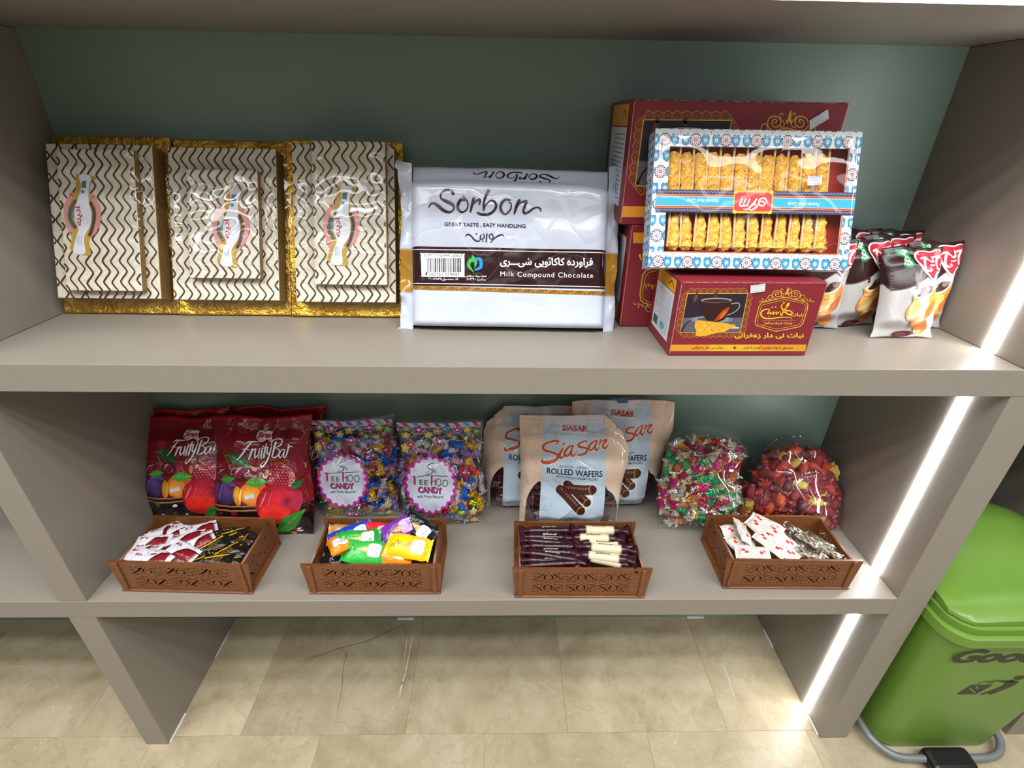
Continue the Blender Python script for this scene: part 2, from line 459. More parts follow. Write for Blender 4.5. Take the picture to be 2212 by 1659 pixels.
# ---------------------------------------------------------------- floor and back wall
fl = box_obj('floor', -3.2, 4.8, -5.2, 0.40, -0.05, -0.0022, M['grout'], bevel=0); tag(fl, kind='structure')
def floor_tiles():
    rnd = random.Random(4)
    proto = None; T_ = 0.4045
    for r, (yb, off) in enumerate(((0.018, 0.163), (-0.3865, 0.361), (-0.791, 0.16), (-1.1955, 0.36))):
        for k in range(-4, 8):
            x0 = off+k*T_
            if x0 < -1.6 or x0+T_ > 3.1: continue
            if proto is None:
                bm = bmesh.new(); bm_box(bm, 0.0002, T_-0.0002, 0.0002, T_-0.0002, -0.006, 0, 0.0003, 1)
                proto = bm_obj('tile', bm, M['tile'], fl); o = proto
            else: o = proto.copy(); COL.objects.link(o)
            o.location = (x0, yb, -0.00002*rnd.random())
floor_tiles()
def floor_marks():
    for nm, lines, col in (('scratch_mark', [([(0.543, 0.301, 0), (0.543, 0.231, 0), (0.541, 0.164, 0), (0.533, 0.114, 0)], .0016), ([(0.529, 0.286, 0), (0.531, 0.231, 0), (0.532, 0.203, 0)], .0016), ([(0.539, 0.164, 0), (0.538, 0.126, 0), (0.537, 0.105, 0)], .0013), ([(1.434, 0.211, 0), (1.431, 0.145, 0), (1.425, 0.084, 0)], .0010)], '#e6e0d2'),
                           ('crack', [([(0.511, 0.321, 0), (0.458, 0.292, 0), (0.41, 0.266, 0), (0.342, 0.246, 0), (0.29, 0.224, 0), (0.233, 0.203, 0)], .0022), ([(0.342, 0.246, 0), (0.364, 0.229, 0), (0.367, 0.191, 0), (0.38, 0.128, 0), (0.388, 0.047, 0)], .0014)], '#6a583c')):
        for pts, wd in lines:
            P = Print(); P.stroke([p[:2] for p in pts], [wd*.5]+[wd]*(len(pts)-2)+[wd*.2], col, 1, n=8, cap=False)
            P.build(nm, fl, lambda x, y, l: Vector((x, y, .0002)), M['label'])
floor_marks()
wl = box_obj('wall_back', -1.7, 3.2, D, D+0.05, 0, 2.4, M['green'], bevel=0); tag(wl, kind='structure')

# ---------------------------------------------------------------- shelving unit
unit = empty('shelving_unit', (0.8, 0.17, 0), label='tall beige laminate shelving unit with two deep shelves along the green wall', cat='shelf')
def upart(name, x0, x1, y0, y1, z0, z1, mat='lam', bevel=0.0012):
    o = box_obj(name, x0-0.8, x1-0.8, y0-0.17, y1-0.17, z0, z1, M[mat], unit, bevel); return o
G = 0.0004
upart('upright_panel', -0.053, 0, 0, D, 0, ZLB-G); upart('upright_panel', -0.053, 0, 0, D, ZL+G, ZUB-G)
upart('upright_panel', -0.053, 0, 0, D, ZU+G, ZT-G)
upart('upright_panel', 1.6, 1.667, 0, D, 0, ZUB-G); upart('upright_panel', 1.6, 1.667, 0, D, ZU+G, ZT-G)
upart('upright_panel', 2.078, 2.14, 0.004, D, 0, ZUB-G)
upart('shelf_board', -1.3, 2.7, -0.0005, D, ZUB, ZU); upart('shelf_board', -1.3, 1.6-G, -0.0005, D, ZLB, ZL)
upart('top_board', -1.3, 2.7, -0.0005, D, ZT, ZT+0.05)
M['sign'] = m_emit('light_fascia', 3.0)
upart('front_light', -1.3, 2.7, -0.010, -0.0008, ZT-0.0044, ZT+0.048, 'sign', 0.0008)
for z0, z1 in ((0.001, ZLB-0.001), (ZL+0.001, ZUB-0.001), (ZU+0.001, ZT-0.001)):
    upart('light_strip', 1.5962, 1.5998, 0.0585, 0.0780, z0, z1, 'led', 0.0015)
for x0, x1, y0, y1 in ((0.489, 0.539, 0.335, 0.3425), (1.378, 1.431, 0.336, 0.3425)):
    upart('floor_spacer', x0, x1, y0, y1, 0.0003, 0.0035, 'white', 0.001)
upart('floor_spacer', 0.0004, 0.004, 0.004, 0.07, 0.0003, 0.004, 'white', 0.0005)
upart('floor_spacer', 0.0004, 0.003, 0.22, 0.30, 0.0003, 0.004, 'white', 0.0005)
upart('floor_spacer', 1.596, 1.5996, 0.006, 0.05, 0.0003, 0.004, 'white', 0.0005)
upart('floor_spacer', 1.596, 1.5996, 0.24, 0.30, 0.0003, 0.004, 'white', 0.0005)

# ---------------------------------------------------------------- green pedal bin
def rr(wx, wy, r, n=6):
    pts = []
    for cx, cy, a0 in ((wx-r, wy-r, 0), (-wx+r, wy-r, PI/2), (-wx+r, -wy+r, PI), (wx-r, -wy+r, 1.5*PI)):
        for k in range(n+1):
            a = a0+PI/2*k/n; pts.append((cx+r*math.cos(a), cy+r*math.sin(a)))
    return pts
def loft(name, secs, mat, parent, cap0=True, cap1=True, smooth=True):
    V = []; F = []; n = len(secs[0])
    for s in secs: V += s
    for j in range(len(secs)-1):
        for i in range(n):
            a, b = j*n+i, j*n+(i+1) % n; F.append((a, b, b+n, a+n))
    if cap0: F.append(tuple(range(n-1, -1, -1)))
    if cap1: F.append(tuple((len(secs)-1)*n+i for i in range(n)))
    o = mesh_obj(name, V, F, mat, parent, smooth=False)
    if smooth:
        o.data.polygons.foreach_set('use_smooth', [len(p.vertices) == 4 for p in o.data.polygons])
        try: o.data.set_sharp_from_angle(angle=math.radians(38))
        except Exception: pass
    return o
def make_bin():
    M['lime'] = m_plain('lime_plastic', '#668c34', 0.36); M['pipe'] = m_plain('grey_painted_pipe', '#75797a', 0.45, 0.2)
    M['black'] = m_plain('black_rubber', '#121214', 0.35)
    r = empty('pedal_bin', (1.872, 0.115, 0), label='lime green plastic pedal bin standing on the floor right of the shelving unit', cat='bin')
    def sec(z, wx, yf, yb, rad=0.05):
        cy = (yf+yb)/2; return [(x, y+cy, z) for x, y in rr(wx, (yb-yf)/2, rad)]
    o = 0.115
    loft('body', [sec(0.001, .135, -.010-o, .20-o, .035), sec(0.012, .146, -.024-o, .215-o, .04), sec(.25, .165, -.041-o, .238-o, .045), sec(.452, .182, -.055-o, .262-o, .05)], M['lime'], r)
    loft('rim', [sec(.4525, .184, -.056-o, .264-o), sec(.4525, .194, -.067-o, .272-o), sec(.475, .194, -.067-o, .272-o), sec(.477, .190, -.063-o, .268-o), sec(.477, .186, -.058-o, .264-o),
                 sec(.495, .187, -.059-o, .265-o), sec(.497, .176, -.046-o, .256-o), sec(.497, .1, .05-o, .15-o)], M['lime'], r, smooth=True)
    V = []; F = []; nx, ny = 24, 24
    yf, yb = -.052, .255
    for j in range(ny+1):
        for i in range(nx+1):
            u, t = 2*i/nx-1, j/ny
            wx = .182*(1-0.10*max(0, t-.72)*3)
            y = yf+(yb-yf)*t
            corner = max(0, abs(u)-.8)/.2
            y2 = y+(.03*corner**2 if t < .5 else -.03*corner**2)*abs(1-2*t)**4
            rise = sinterp([(0, .012), (.05, .022), (.1, .022), (.14, .034), (.8, .085), (.93, .07), (1, .015)], t)
            z = .500+rise*(1-.62*abs(u)**2.4)
            V.append((u*wx, y2-o, z))
    for j in range(ny):
        for i in range(nx):
            a = j*(nx+1)+i; F.append((a, a+1, a+nx+2, a+nx+1))
    ring = [i for i in range(nx+1)]+[j*(nx+1)+nx for j in range(1, ny+1)]+[ny*(nx+1)+i for i in range(nx-1, -1, -1)]+[j*(nx+1) for j in range(ny-1, 0, -1)]
    b = len(V); V += [(V[i][0], V[i][1], .4985) for i in ring]; n = len(ring)
    for k in range(n): F.append((ring[k], b+k, b+(k+1) % n, ring[(k+1) % n]))
    F.append(tuple(b+k for k in range(n)))
    lid = mesh_obj('lid', V, F, M['lime'], r, smooth=True)
    try: lid.data.set_sharp_from_angle(angle=math.radians(50))
    except Exception: pass
    c = bpy.data.curves.new('pedal_tube', 'CURVE'); c.dimensions = '3D'; c.bevel_depth = .0085; c.bevel_resolution = 4
    sp = c.splines.new('POLY')
    pts = crom([(-.19, .30-.115, .05), (-.168, .03-.115, .032), (-.158, -.02-.115, .027), (-.125, -.052-.115, .025), (-.06, -.058-.115, .025), (.04, -.058-.115, .025), (.11, -.055-.115, .025), (.148, -.03-.115, .027), (.158, .012-.115, .032), (.17, .2-.115, .05)], 6)
    sp.points.add(len(pts)-1)
    for p, q in zip(sp.points, pts): p.co = (*q, 1)
    co = bpy.data.objects.new('tube_curve', c); COL.objects.link(co)
    dg = bpy.context.evaluated_depsgraph_get(); me = bpy.data.meshes.new_from_object(co.evaluated_get(dg)); bpy.data.objects.remove(co)
    me.name = 'pedal_tube'; me.materials.clear(); me.materials.append(M['pipe']); me.polygons.foreach_set('use_smooth', [True]*len(me.polygons))
    link(bpy.data.objects.new('pedal_tube', me), r)
    bm = bmesh.new(); bm_box(bm, -.062, .045, -.092-.115, -.038-.115, .008, .042, .011, 2)
    for v in bm.verts: v.co += Vector((noise.noise(v.co*60), noise.noise(v.co*60+Vector((5, 0, 0))), noise.noise(v.co*60+Vector((0, 7, 0)))))*.003
    bm_obj('pedal', bm, M['black'], r)
    # stencilled word and litter pictogram on the front
    ink = '#2e2a26'
    Q = Print()
    Q.text('Goods', (-.152, .384), (.066, .384),   .042, ink, 1, bold=.042, shear=.35, flip=True)
    Q.curve([(.022, .374), (.060, .370), (.074, .398), (.070, .420), (.040, .426), (.026, .408)], '#352f2a', 2)
    def mp(x, y, l):
        t = y/.452; yy = -.024-(.055-.024)*t
        return Vector((x, yy-o-.0006-.0001*l, y))
    Q.build('stencil_word', r, mp, M['label'], .02)
    Q = Print(lambda x, y: (x-.068, y+.004))
    Q.poly([(-.005, .252), (.038, .252), (.056, .290), (.010, .290)], ink, 1)
    Q.stroke([(.010, .278), (.034, .258)], .0025, '#6d8f3a', 2, cap=False); Q.stroke([(.022, .286), (.03, .274)], .0025, '#6d8f3a', 2, cap=False)
    Q.ell(.098, .318, .0115, .008, ink, 1)
    Q.stroke([(.048, .308), (.072, .304), (.09, .304)], [.002, .006, .010], ink, 1)
    Q.curve([(.076, .304), (.103, .305), (.105, .295), (.100, .283), (.088, .268), (.074, .252), (.066, .252), (.076, .272), (.058, .252), (.050, .252), (.076, .280), (.080, .290)], ink, 1)
    Q.stroke([(.022, .295), (.028, .302), (.045, .304), (.052, .299), (.040, .296)], .0022, ink, 1)
    Q.build('stencil_pictogram', r, mp, M['label'], .02)
make_bin()

def rot_of(tilt, yaw): return (-tilt, 0, yaw)
def base_matrix(loc, tilt, yaw): return Matrix.Translation(loc) @ Matrix.Rotation(yaw, 4, 'Z') @ Matrix.Rotation(-tilt, 4, 'X')
# ---------------------------------------------------------------- trays of chocolate-striped wafers
def m_goldfoil():
    N = NT('gold_foil_board'); N.l(N.ramp(N.noise(30, 3), [(0.3, '#a8781e'), (0.7, '#dcb040')]), N.b.inputs['Base Color'])
    N.set(Roughness=0.28, Metallic=0.9); N.bump(N.noise(110, 3, 0.6, 0.5), 0.7, 0.004); return N.m
def m_wafer():
    N = NT('wafer_sheet'); co = N.coord('Object'); sp = N.n('ShaderNodeSeparateXYZ'); N.l(co, sp.inputs[0])
    ge = N.n('ShaderNodeNewGeometry'); sn = N.n('ShaderNodeSeparateXYZ'); tc = N.coord('Normal'); N.l(tc, sn.inputs[0])
    layer = N.math('FRACT', N.math('MULTIPLY', sp.outputs[1], 260.0))
    side = N.ramp(layer, [(0.0, '#7d5a2c'), (0.45, '#a98547'), (0.55, '#c9aa6c'), (1.0, '#7d5a2c')])
    side = N.mix(N.math('MULTIPLY', N.noise(160, 2), 0.6), side, '#6b4a22')
    face = N.ramp(N.noise(120, 3), [(0.3, '#d4c8ac'), (0.7, '#e4dcca')])
    isf = N.math('GREATER_THAN', N.math('ABSOLUTE', sn.outputs[1]), 0.7)
    N.l(N.mix(isf, side, face), N.b.inputs['Base Color']); N.set(Roughness=0.6)
    gx = N.math('PINGPONG', N.math('MULTIPLY', N.math('ADD', sp.outputs[0], sp.outputs[2]), 320.0), 0.5)
    gy = N.math('PINGPONG', N.math('MULTIPLY', N.math('SUBTRACT', sp.outputs[0], sp.outputs[2]), 320.0), 0.5)
    N.bump(N.math('ADD', gx, gy), 0.25, 0.0006); return N.m
M['gold'] = m_goldfoil(); M['wafer'] = m_wafer()
def drizzle(P, x0, x1, z0, z1, rnd, per=0.0355, dx=0.0142, amp=0.0062, cols=('#3a2418', '#241712'), diamonds=0):
    n = int((x1-x0)/dx)
    for k in range(-1, n+2):
        xc = x0+dx*k+rnd.uniform(-.0006, .0006); ph = rnd.uniform(-.12, .12); pts = []
        m = int((z1-z0)/per*14)
        seg = []
        for i in range(m+1):
            z = z0+(z1-z0)*i/m
            t = (z/per+ph) % 1.0
            w = 4*abs(t-0.5)-1; w = math.copysign(abs(w)**0.85, w)
            sgn = -1 if k < diamonds and k % 2 == 0 else 1
            x = xc+sgn*amp*w
            if x0+.001 < x < x1-.001: seg.append((x, z))
            else:
                if len(seg) > 2: P.stroke(seg, rnd.uniform(.0024, .0032), mixc(cols[0], cols[1], rnd.random()), 1, n=2)
                seg = []
        if len(seg) > 2: P.stroke(seg, rnd.uniform(.0024, .0032), mixc(cols[0], cols[1], rnd.random()), 1, n=2)
def wafer_label(P, cx, cz):
    """curved oval band label, printed sideways"""
    P.sub(0, 0, 1); S_ = 0.000140
    def q(pts): return [(cx+(x-600)*S_, cz-(y-690)*S_) for x, y in pts]
    P.curve(q([(555, 230), (530, 420), (440, 520), (385, 680), (400, 850), (440, 980), (420, 1130), (650, 1180), (640, 1010), (750, 900), (800, 720), (780, 560), (700, 430), (720, 320), (790, 260), (690, 240)]), '#b8962e', 3)
    P.stroke(q([(480, 460), (405, 600), (400, 760), (440, 930)]), 50*S_, '#d98f92', 4)
    P.stroke(q([(730, 480), (785, 620), (775, 780), (690, 930)]), 50*S_, '#d98f92', 4)
    P.stroke(q([(520, 540), (450, 650), (440, 760), (490, 850)]), 45*S_, '#4d5a4a', 5)
    P.stroke(q([(700, 560), (735, 680), (700, 850), (660, 940)]), 40*S_, '#4a2a26', 5)
    P.curve(q([(590, 240), (600, 380), (540, 540), (490, 650), (490, 760), (530, 870), (500, 960), (450, 1150), (590, 1160), (590, 980), (680, 820), (700, 680), (680, 560), (690, 400), (720, 250)]), '#dfe2ec', 6)
    P.poly(q([(610, 310), (670, 300), (660, 390), (605, 385)]), '#4f6a66', 7); P.ell(cx+15*S_, cz+260*S_, 22*S_, 22*S_, '#2f8fb0', 7)
    def T2(t, p0, p1, cap, col):
        a, b = q([p0, p1]); P.text(t, a, b, cap*S_, col, 8, bold=.03, fa=True, flip=True)
    T2('آدینه', (590, 835), (590, 590), 100, '#c4282c'); T2('میشکا', (505, 735), (505, 610), 50, '#1d5d9c')
    for k in range(4):
        a = q([(510+k*16, 950), (505+k*16, 1060)]); P.stroke(a, 5*S_, '#8a93a8', 7, cap=False)
def make_tray(loc, tilt, yaw, bx, stack, block, lab, label, seed, dmd):
    rnd = random.Random(seed)
    r = empty('wafer_tray', loc, rot_of(tilt, yaw), label, 'sweets', 'trays of striped wafers along the upper shelf')
    bm = bmesh.new(); bm_box(bm, bx[0], bx[1], 0.0, 0.006, 0, .31, .002, 2)
    bmesh.ops.subdivide_edges(bm, edges=[e for e in bm.edges if e.calc_length() > .1], cuts=14, use_grid_fill=True)
    for v in bm.verts: v.co.y += .0016*noise.noise(v.co*30+Vector((seed, 0, 0))); v.co.z += .0015*noise.noise(v.co*22) if v.co.z > .01 else 0
    bm_obj('gold_board', bm, M['gold'], r)
    t = .03
    for nm, (x0, x1, z0, z1), y0, y1, dd in (('wafer_stack', stack, -t, -.0004, dmd), ('wafer_block', block, -t-.0135, -t-.0006, 0)):
        o = box_obj(nm, x0, x1, y0, y1, z0, z1, M['wafer'], r, .0015)
        P = Print(); drizzle(P, x0, x1, z0+.001, z1-.001, rnd, diamonds=dd)
        P.build('chocolate_drizzle', o, flat_map(.0004, .0001, y0), M['card'])['kind'] = 'stuff'
    P = Print(); wafer_label(P, *lab); P.build('band_label', r, flat_map(.0007, .00008, -t-.0135), M['label'], .012)
    # clear wrap stretched over the block, stack and board
    bm = bmesh.new(); nx, nz = 44, 60; V = []; F = []; xa, xb = bx[0]-.002, bx[1]+.002
    for j in range(nz+1):
        for i in range(nx+1):
            x = xa+(xb-xa)*i/nx; z = .002+.309*j/nz
            def inset(q): return min(x-q[0], q[1]-x, z-q[2], q[3]-z)
            a = inset(stack); b = inset(block)
            d = .007 + (t-.004)*max(0, min(1, (a+.007)/.009)) + .0135*max(0, min(1, (b+.010)/.012))
            d += .0012*noise.noise(Vector((x*45, z*45, seed)))+.0006
            V.append((x, -d, z))
    for j in range(nz):
        for i in range(nx):
            k = j*(nx+1)+i; F.append((k, k+1, k+nx+2, k+nx+1))
    bm.free()
    mesh_obj('clear_wrap', V, F, M['wrap'], r, smooth=True)
make_tray((.1101, .2069, ZU+.0025), .387, -.007, (-.1055, .1025), (-.088, .092, .025, .285), (-.060, .070, .037, .272), (-.021, .166),
          'wafer tray at the left end of the row, against the side panel', 3, 5)
make_tray((.3161, .2036, ZU+.0025), .42, 0.0, (-.103, .100), (-.092, .093, .024, .285), (-.054, .067, .060, .244), (.021, .148),
          'wafer tray with a small centred top block, in the middle of the three gold boards', 8, 0)
make_tray((.53, .2, ZU+.0025), .40, 0.0, (-.113, .094), (-.090, .085, .024, .293), (-.052, .073, .053, .293), (-.002, .154),
          'wafer tray whose gold board is partly hidden by the big white chocolate pack', 15, 0)

# ---------------------------------------------------------------- big white chocolate pack
def sorbon_word(P, col, lay):
    S = P.stroke
    S([(535, 172), (505, 112), (430, 94), (340, 128), (298, 200), (325, 268), (430, 318), (520, 370), (547, 430), (505, 492), (430, 506), (340, 468), (250, 392), (170, 342), (110, 362), (74, 425)],
      [56, 46, 42, 32, 28, 42, 66, 60, 40, 36, 46, 58, 62, 46, 32, 12], col, lay)
    S([(742, 288), (690, 274), (638, 330), (615, 420), (650, 488), (705, 506), (770, 470), (806, 390), (788, 295), (718, 214)], [42, 52, 54, 54, 42, 34, 28, 24, 24, 22], col, lay)
    S([(915, 262), (882, 380), (850, 500)], [56, 48, 34], col, lay)
    S([(868, 420), (935, 325), (1028, 276), (1018, 362)], [12, 34, 44, 34], col, lay)
    S([(1185, 112), (1132, 228), (1100, 345), (1092, 485)], [58, 50, 40, 18], col, lay)
    S([(1100, 470), (1140, 372), (1228, 290), (1300, 314), (1328, 392), (1280, 482), (1180, 546), (1060, 548), (985, 522)], [18, 22, 26, 38, 44, 44, 48, 48, 42], col, lay)
    S([(1578, 282), (1500, 274), (1432, 336), (1408, 430), (1442, 512), (1500, 536), (1568, 482), (1606, 402), (1596, 340), (1562, 318)], [34, 42, 48, 50, 44, 36, 28, 24, 22, 20], col, lay)
    S([(1752, 292), (1700, 400), (1660, 530)], [56, 54, 28], col, lay)
    S([(1700, 430), (1765, 340), (1868, 300), (1885, 315), (1850, 400), (1824, 485), (1855, 524), (1920, 500), (2000, 440), (2080, 414), (2132, 440), (2146, 486)], [10, 24, 44, 46, 46, 44, 44, 40, 34, 28, 36, 18], col, lay)
def sorbon_farsi(P, col, lay):
    S = P.stroke
    S([(1466, 950), (1422, 916), (1340, 950), (1262, 1010), (1218, 1062)], [10, 24, 26, 24, 20], col, lay)
    S([(1260, 1004), (1204, 990), (1194, 932), (1238, 906), (1262, 950), (1256, 1012)], [16, 18, 20, 20, 20, 20], col, lay)
    S([(1150, 906), (1134, 1054)], 24, col, lay); S([(1086, 908), (1102, 960), (1068, 1002), (1022, 992), (1036, 922)], [18, 22, 22, 20, 16], col, lay)
    S([(1034, 930), (1028, 1002), (988, 1044), (920, 1018), (850, 940), (792, 916), (750, 960)], [18, 22, 24, 28, 28, 24, 10], col, lay)
    P.ell(956, 908, 15, 15, col, lay); P.ell(1072, 1042, 15, 15, col, lay)
def barcode(P, x0, y0, x1, y1, col='#17151a', n=42, seed=2):
    rnd = random.Random(seed); x = x0
    while x < x1:
        w = (x1-x0)/n*rnd.choice((.5, .5, .9, 1.4)); P.rect(x, y0, min(x+w, x1), y1, col, 4); x += w+(x1-x0)/n*rnd.choice((.5, .6, 1.1))
def cocoa_band(P, x0, x1, y0, y1, tilt, lay):
    P.poly([(x0, y0), (x1, y0+tilt), (x1, y1+tilt), (x0, y1)], '#a4782c', lay)
    n = int((x1-x0)/105)
    for k in range(n):
        cx = x0+(k+.5)*(x1-x0)/n; cy = (y0+y1)/2+tilt*(k+.5)/n; h = (y1-y0)
        P.stroke([(cx-40, cy+h*.28), (cx-10, cy-h*.3), (cx+25, cy-h*.1), (cx-5, cy+h*.3)], 4.5, '#5d3a16', lay+1, n=4)
        P.stroke([(cx-28, cy+h*.2), (cx+10, cy-h*.15)], 3.5, '#5d3a16', lay+1); P.ell(cx+42, cy+(8 if k % 2 else -8), 13, 9, '#8a5f22', lay+1, rot=.5)
def make_chocolate():
    tilt, yaw, w, h, t = .359, -.0214, .3384, .2408, .034
    m = base_matrix(Vector((.8128, .1296, ZU+.0125)), tilt, yaw)
    loc = m @ Vector((0, t, 0))
    r = empty('chocolate_pack', loc, rot_of(tilt, yaw), 'big glossy white chocolate pack with a dark brown band, leaning on the upper shelf', 'chocolate')
    B = Bag(w, h, t, prof=[(0, .8), (.03, 1), (.95, 1), (1, .74)], seed=6, wr=.0016, back=.02, pw=30, cre=3, top=[(-1, -.002), (-.6, .001), (0, .0), (.7, -.003), (1, -.012)])
    quad = [(881, 707), (1309, 707), (1326.6, 393), (882, 384.6)]
    fr = homography(quad, w, h)
    g0, g1 = fr(870, 632)[1], fr(870, 540)[1]
    def colf(u, v, side):
        z = v*h
        return '#a4782c' if abs(u) > .992 and g0 < z < g1 else '#c4cad9'
    B.body('pouch', r, M['film_soft'], nu=90, nv=70, colf=colf)
    P = Print(fr); P.sub(920, 400, 8.508)
    sorbon_word(P, '#2b1620', 2)
    P.text('GREAT TASTE , EASY HANDLING', (365, 762), (1862, 790), 66, '#322a44', 2, bold=.02)
    sorbon_farsi(P, '#241a2c', 2)
    P.sub(800, 320, 3.95)
    P.poly([(322, 845), (2046, 868), (2042, 1196), (322, 1182)], '#2c1316', 1)
    rr_ = [(345, 872), (2005, 890), (2024, 910), (2022, 1160), (2002, 1178), (345, 1164), (330, 1146), (330, 890)]
    P.stroke(rr_, 7, '#e9dfe0', 2, n=1, closed=True)
    P.curve([(440, 905), (626, 906), (806, 910), (812, 920), (812, 1010), (810, 1100), (800, 1108), (630, 1107), (450, 1106), (438, 1096), (436, 1010), (434, 914)], '#f2f2f6', 3, n=2)
    P.text('ایرانکد: ۰۱۶۲۲۳۰۰۱۶۱۵۰۱۸۷', (458, 940), (790, 940), 30, '#201c22', 4, bold=.02, fa=True)
    barcode(P, 488, 946, 788, 1068); P.rect(476, 1066, 488, 1090, '#17151a', 4)
    P.text('6 260161 579843', (468, 1098), (766, 1098), 26, '#201c22', 5)
    P.text('کد محصول:۳۰۰۰۲۸۷۹', (497, 1140), (757, 1140), 27, '#efe8e8', 4, bold=.02, fa=True)
    P.text('شماره پروانه بهداشتی', (820, 1112), (998, 1112), 24, '#e9dfe0', 4, bold=.02, fa=True); P.text('ساخت: ۵۶/۱۳۹۶۰', (830, 1136), (990, 1136), 24, '#e9dfe0', 4, bold=.02, fa=True)
    P.stroke([(890, 1064), (848, 1010), (868, 962), (908, 978), (900, 1022)], [6, 30, 30, 26, 14], '#3fae4b', 4)
    P.stroke([(905, 1045), (950, 1022), (950, 962), (915, 955), (908, 990)], [16, 26, 28, 22, 12], '#2b8fe0', 4); P.curve([(878, 920), (902, 940), (905, 958), (880, 950)], '#3fae4b', 4)
    P.stroke([(880, 1000), (900, 1018)], 8, '#2c1316', 5); P.text('سازمان', (882, 1082), (958, 1082), 14, '#3fae4b', 4, fa=True)
    P.text('فراورده کاکائویی شیـــری', (1116, 1020), (1900, 1020), 88, '#f2ecec', 4, bold=.025, fa=True)
    P.text('Milk Compound Chocolate', (1118, 1098), (1900, 1104), 42, '#f2ecec', 4, bold=.0, spacing=1.15)
    cocoa_band(P, 322, 2056, 1183, 1216, 34, 1)
    P.build('front_print', r, B.front, M['film_soft'], .010)
    # the pack's top folds up behind its front edge and carries the word upside down
    def fold(x, z):
        q = noise.noise(Vector((x*22, z*30, 3)))
        return Vector((x, -t*.62+.010+z*.25+.0022*q+.0016*(1-2*abs(noise.noise(Vector((x*14, z*60, 8))))), h-.006+z*(1+.05*noise.noise(Vector((x*9, 0, 1))))-.006*max(0, x/w)))
    V = []; F = []; nx, nz = 60, 10
    for j in range(nz+1):
        for i in range(nx+1): V.append(fold(-w/2+.004+(w-.008)*i/nx, .033*j/nz))
    for i in range(nx+1): V.append(V[nz*(nx+1)+i]+Vector((0, .022, -.012)))
    for j in range(nz+1):
        for i in range(nx): k = j*(nx+1)+i; F.append((k, k+1, k+nx+2, k+nx+1))
    mesh_obj('top_fold', V, F, M['film_soft'], r, [hx('#c4cad9')]*len(V), smooth=True)
    fr2 = lambda x, y: (-(x-1085)/8.508*.00060+.012, .008+(y-90)/8.508*.00035)
    Q = Print(fr2); sorbon_word(Q, '#2b1620', 1)
    Q.build('fold_print', r, lambda x, y, l: fold(x, max(0, min(.033, y)))+Vector((0, -.0006, 0)), M['film_soft'], .006)
    for s in (-1, 1):
        V = []; F = []; C = []; nx, nz = 7, 60
        for j in range(nz+1):
            for i in range(nx+1):
                v = j/nz; a = i/nx
                wd = .021*(1+.25*noise.noise(Vector((v*5, s*3, 1)))) * (1 if .04 < v < .95 else 1.25)
                x = s*(w/2-.004+a*wd); z = -.006+(h+.034)*v+(.006*a if v > .9 else -.010*a if v < .08 else 0)
                y = -t*.5+a*.004*math.sin(v*26+s)+.011*a*noise.noise(Vector((v*9, a, s*5)))+.004*a*(1-2*abs(noise.noise(Vector((v*17, a*2, s*9)))))
                if s > 0: y += .006*a
                V.append((x, y, z)); C.append(hx('#a4782c') if g0 < z < g1 else hx('#c4cad9'))
        for j in range(nz):
            for i in range(nx):
                k = j*(nx+1)+i; F.append((k, k+1, k+nx+2, k+nx+1) if s > 0 else (k, k+nx+1, k+nx+2, k+1))
        mesh_obj('end_seal', V, F, M['film_soft'], r, C, smooth=True)
make_chocolate()

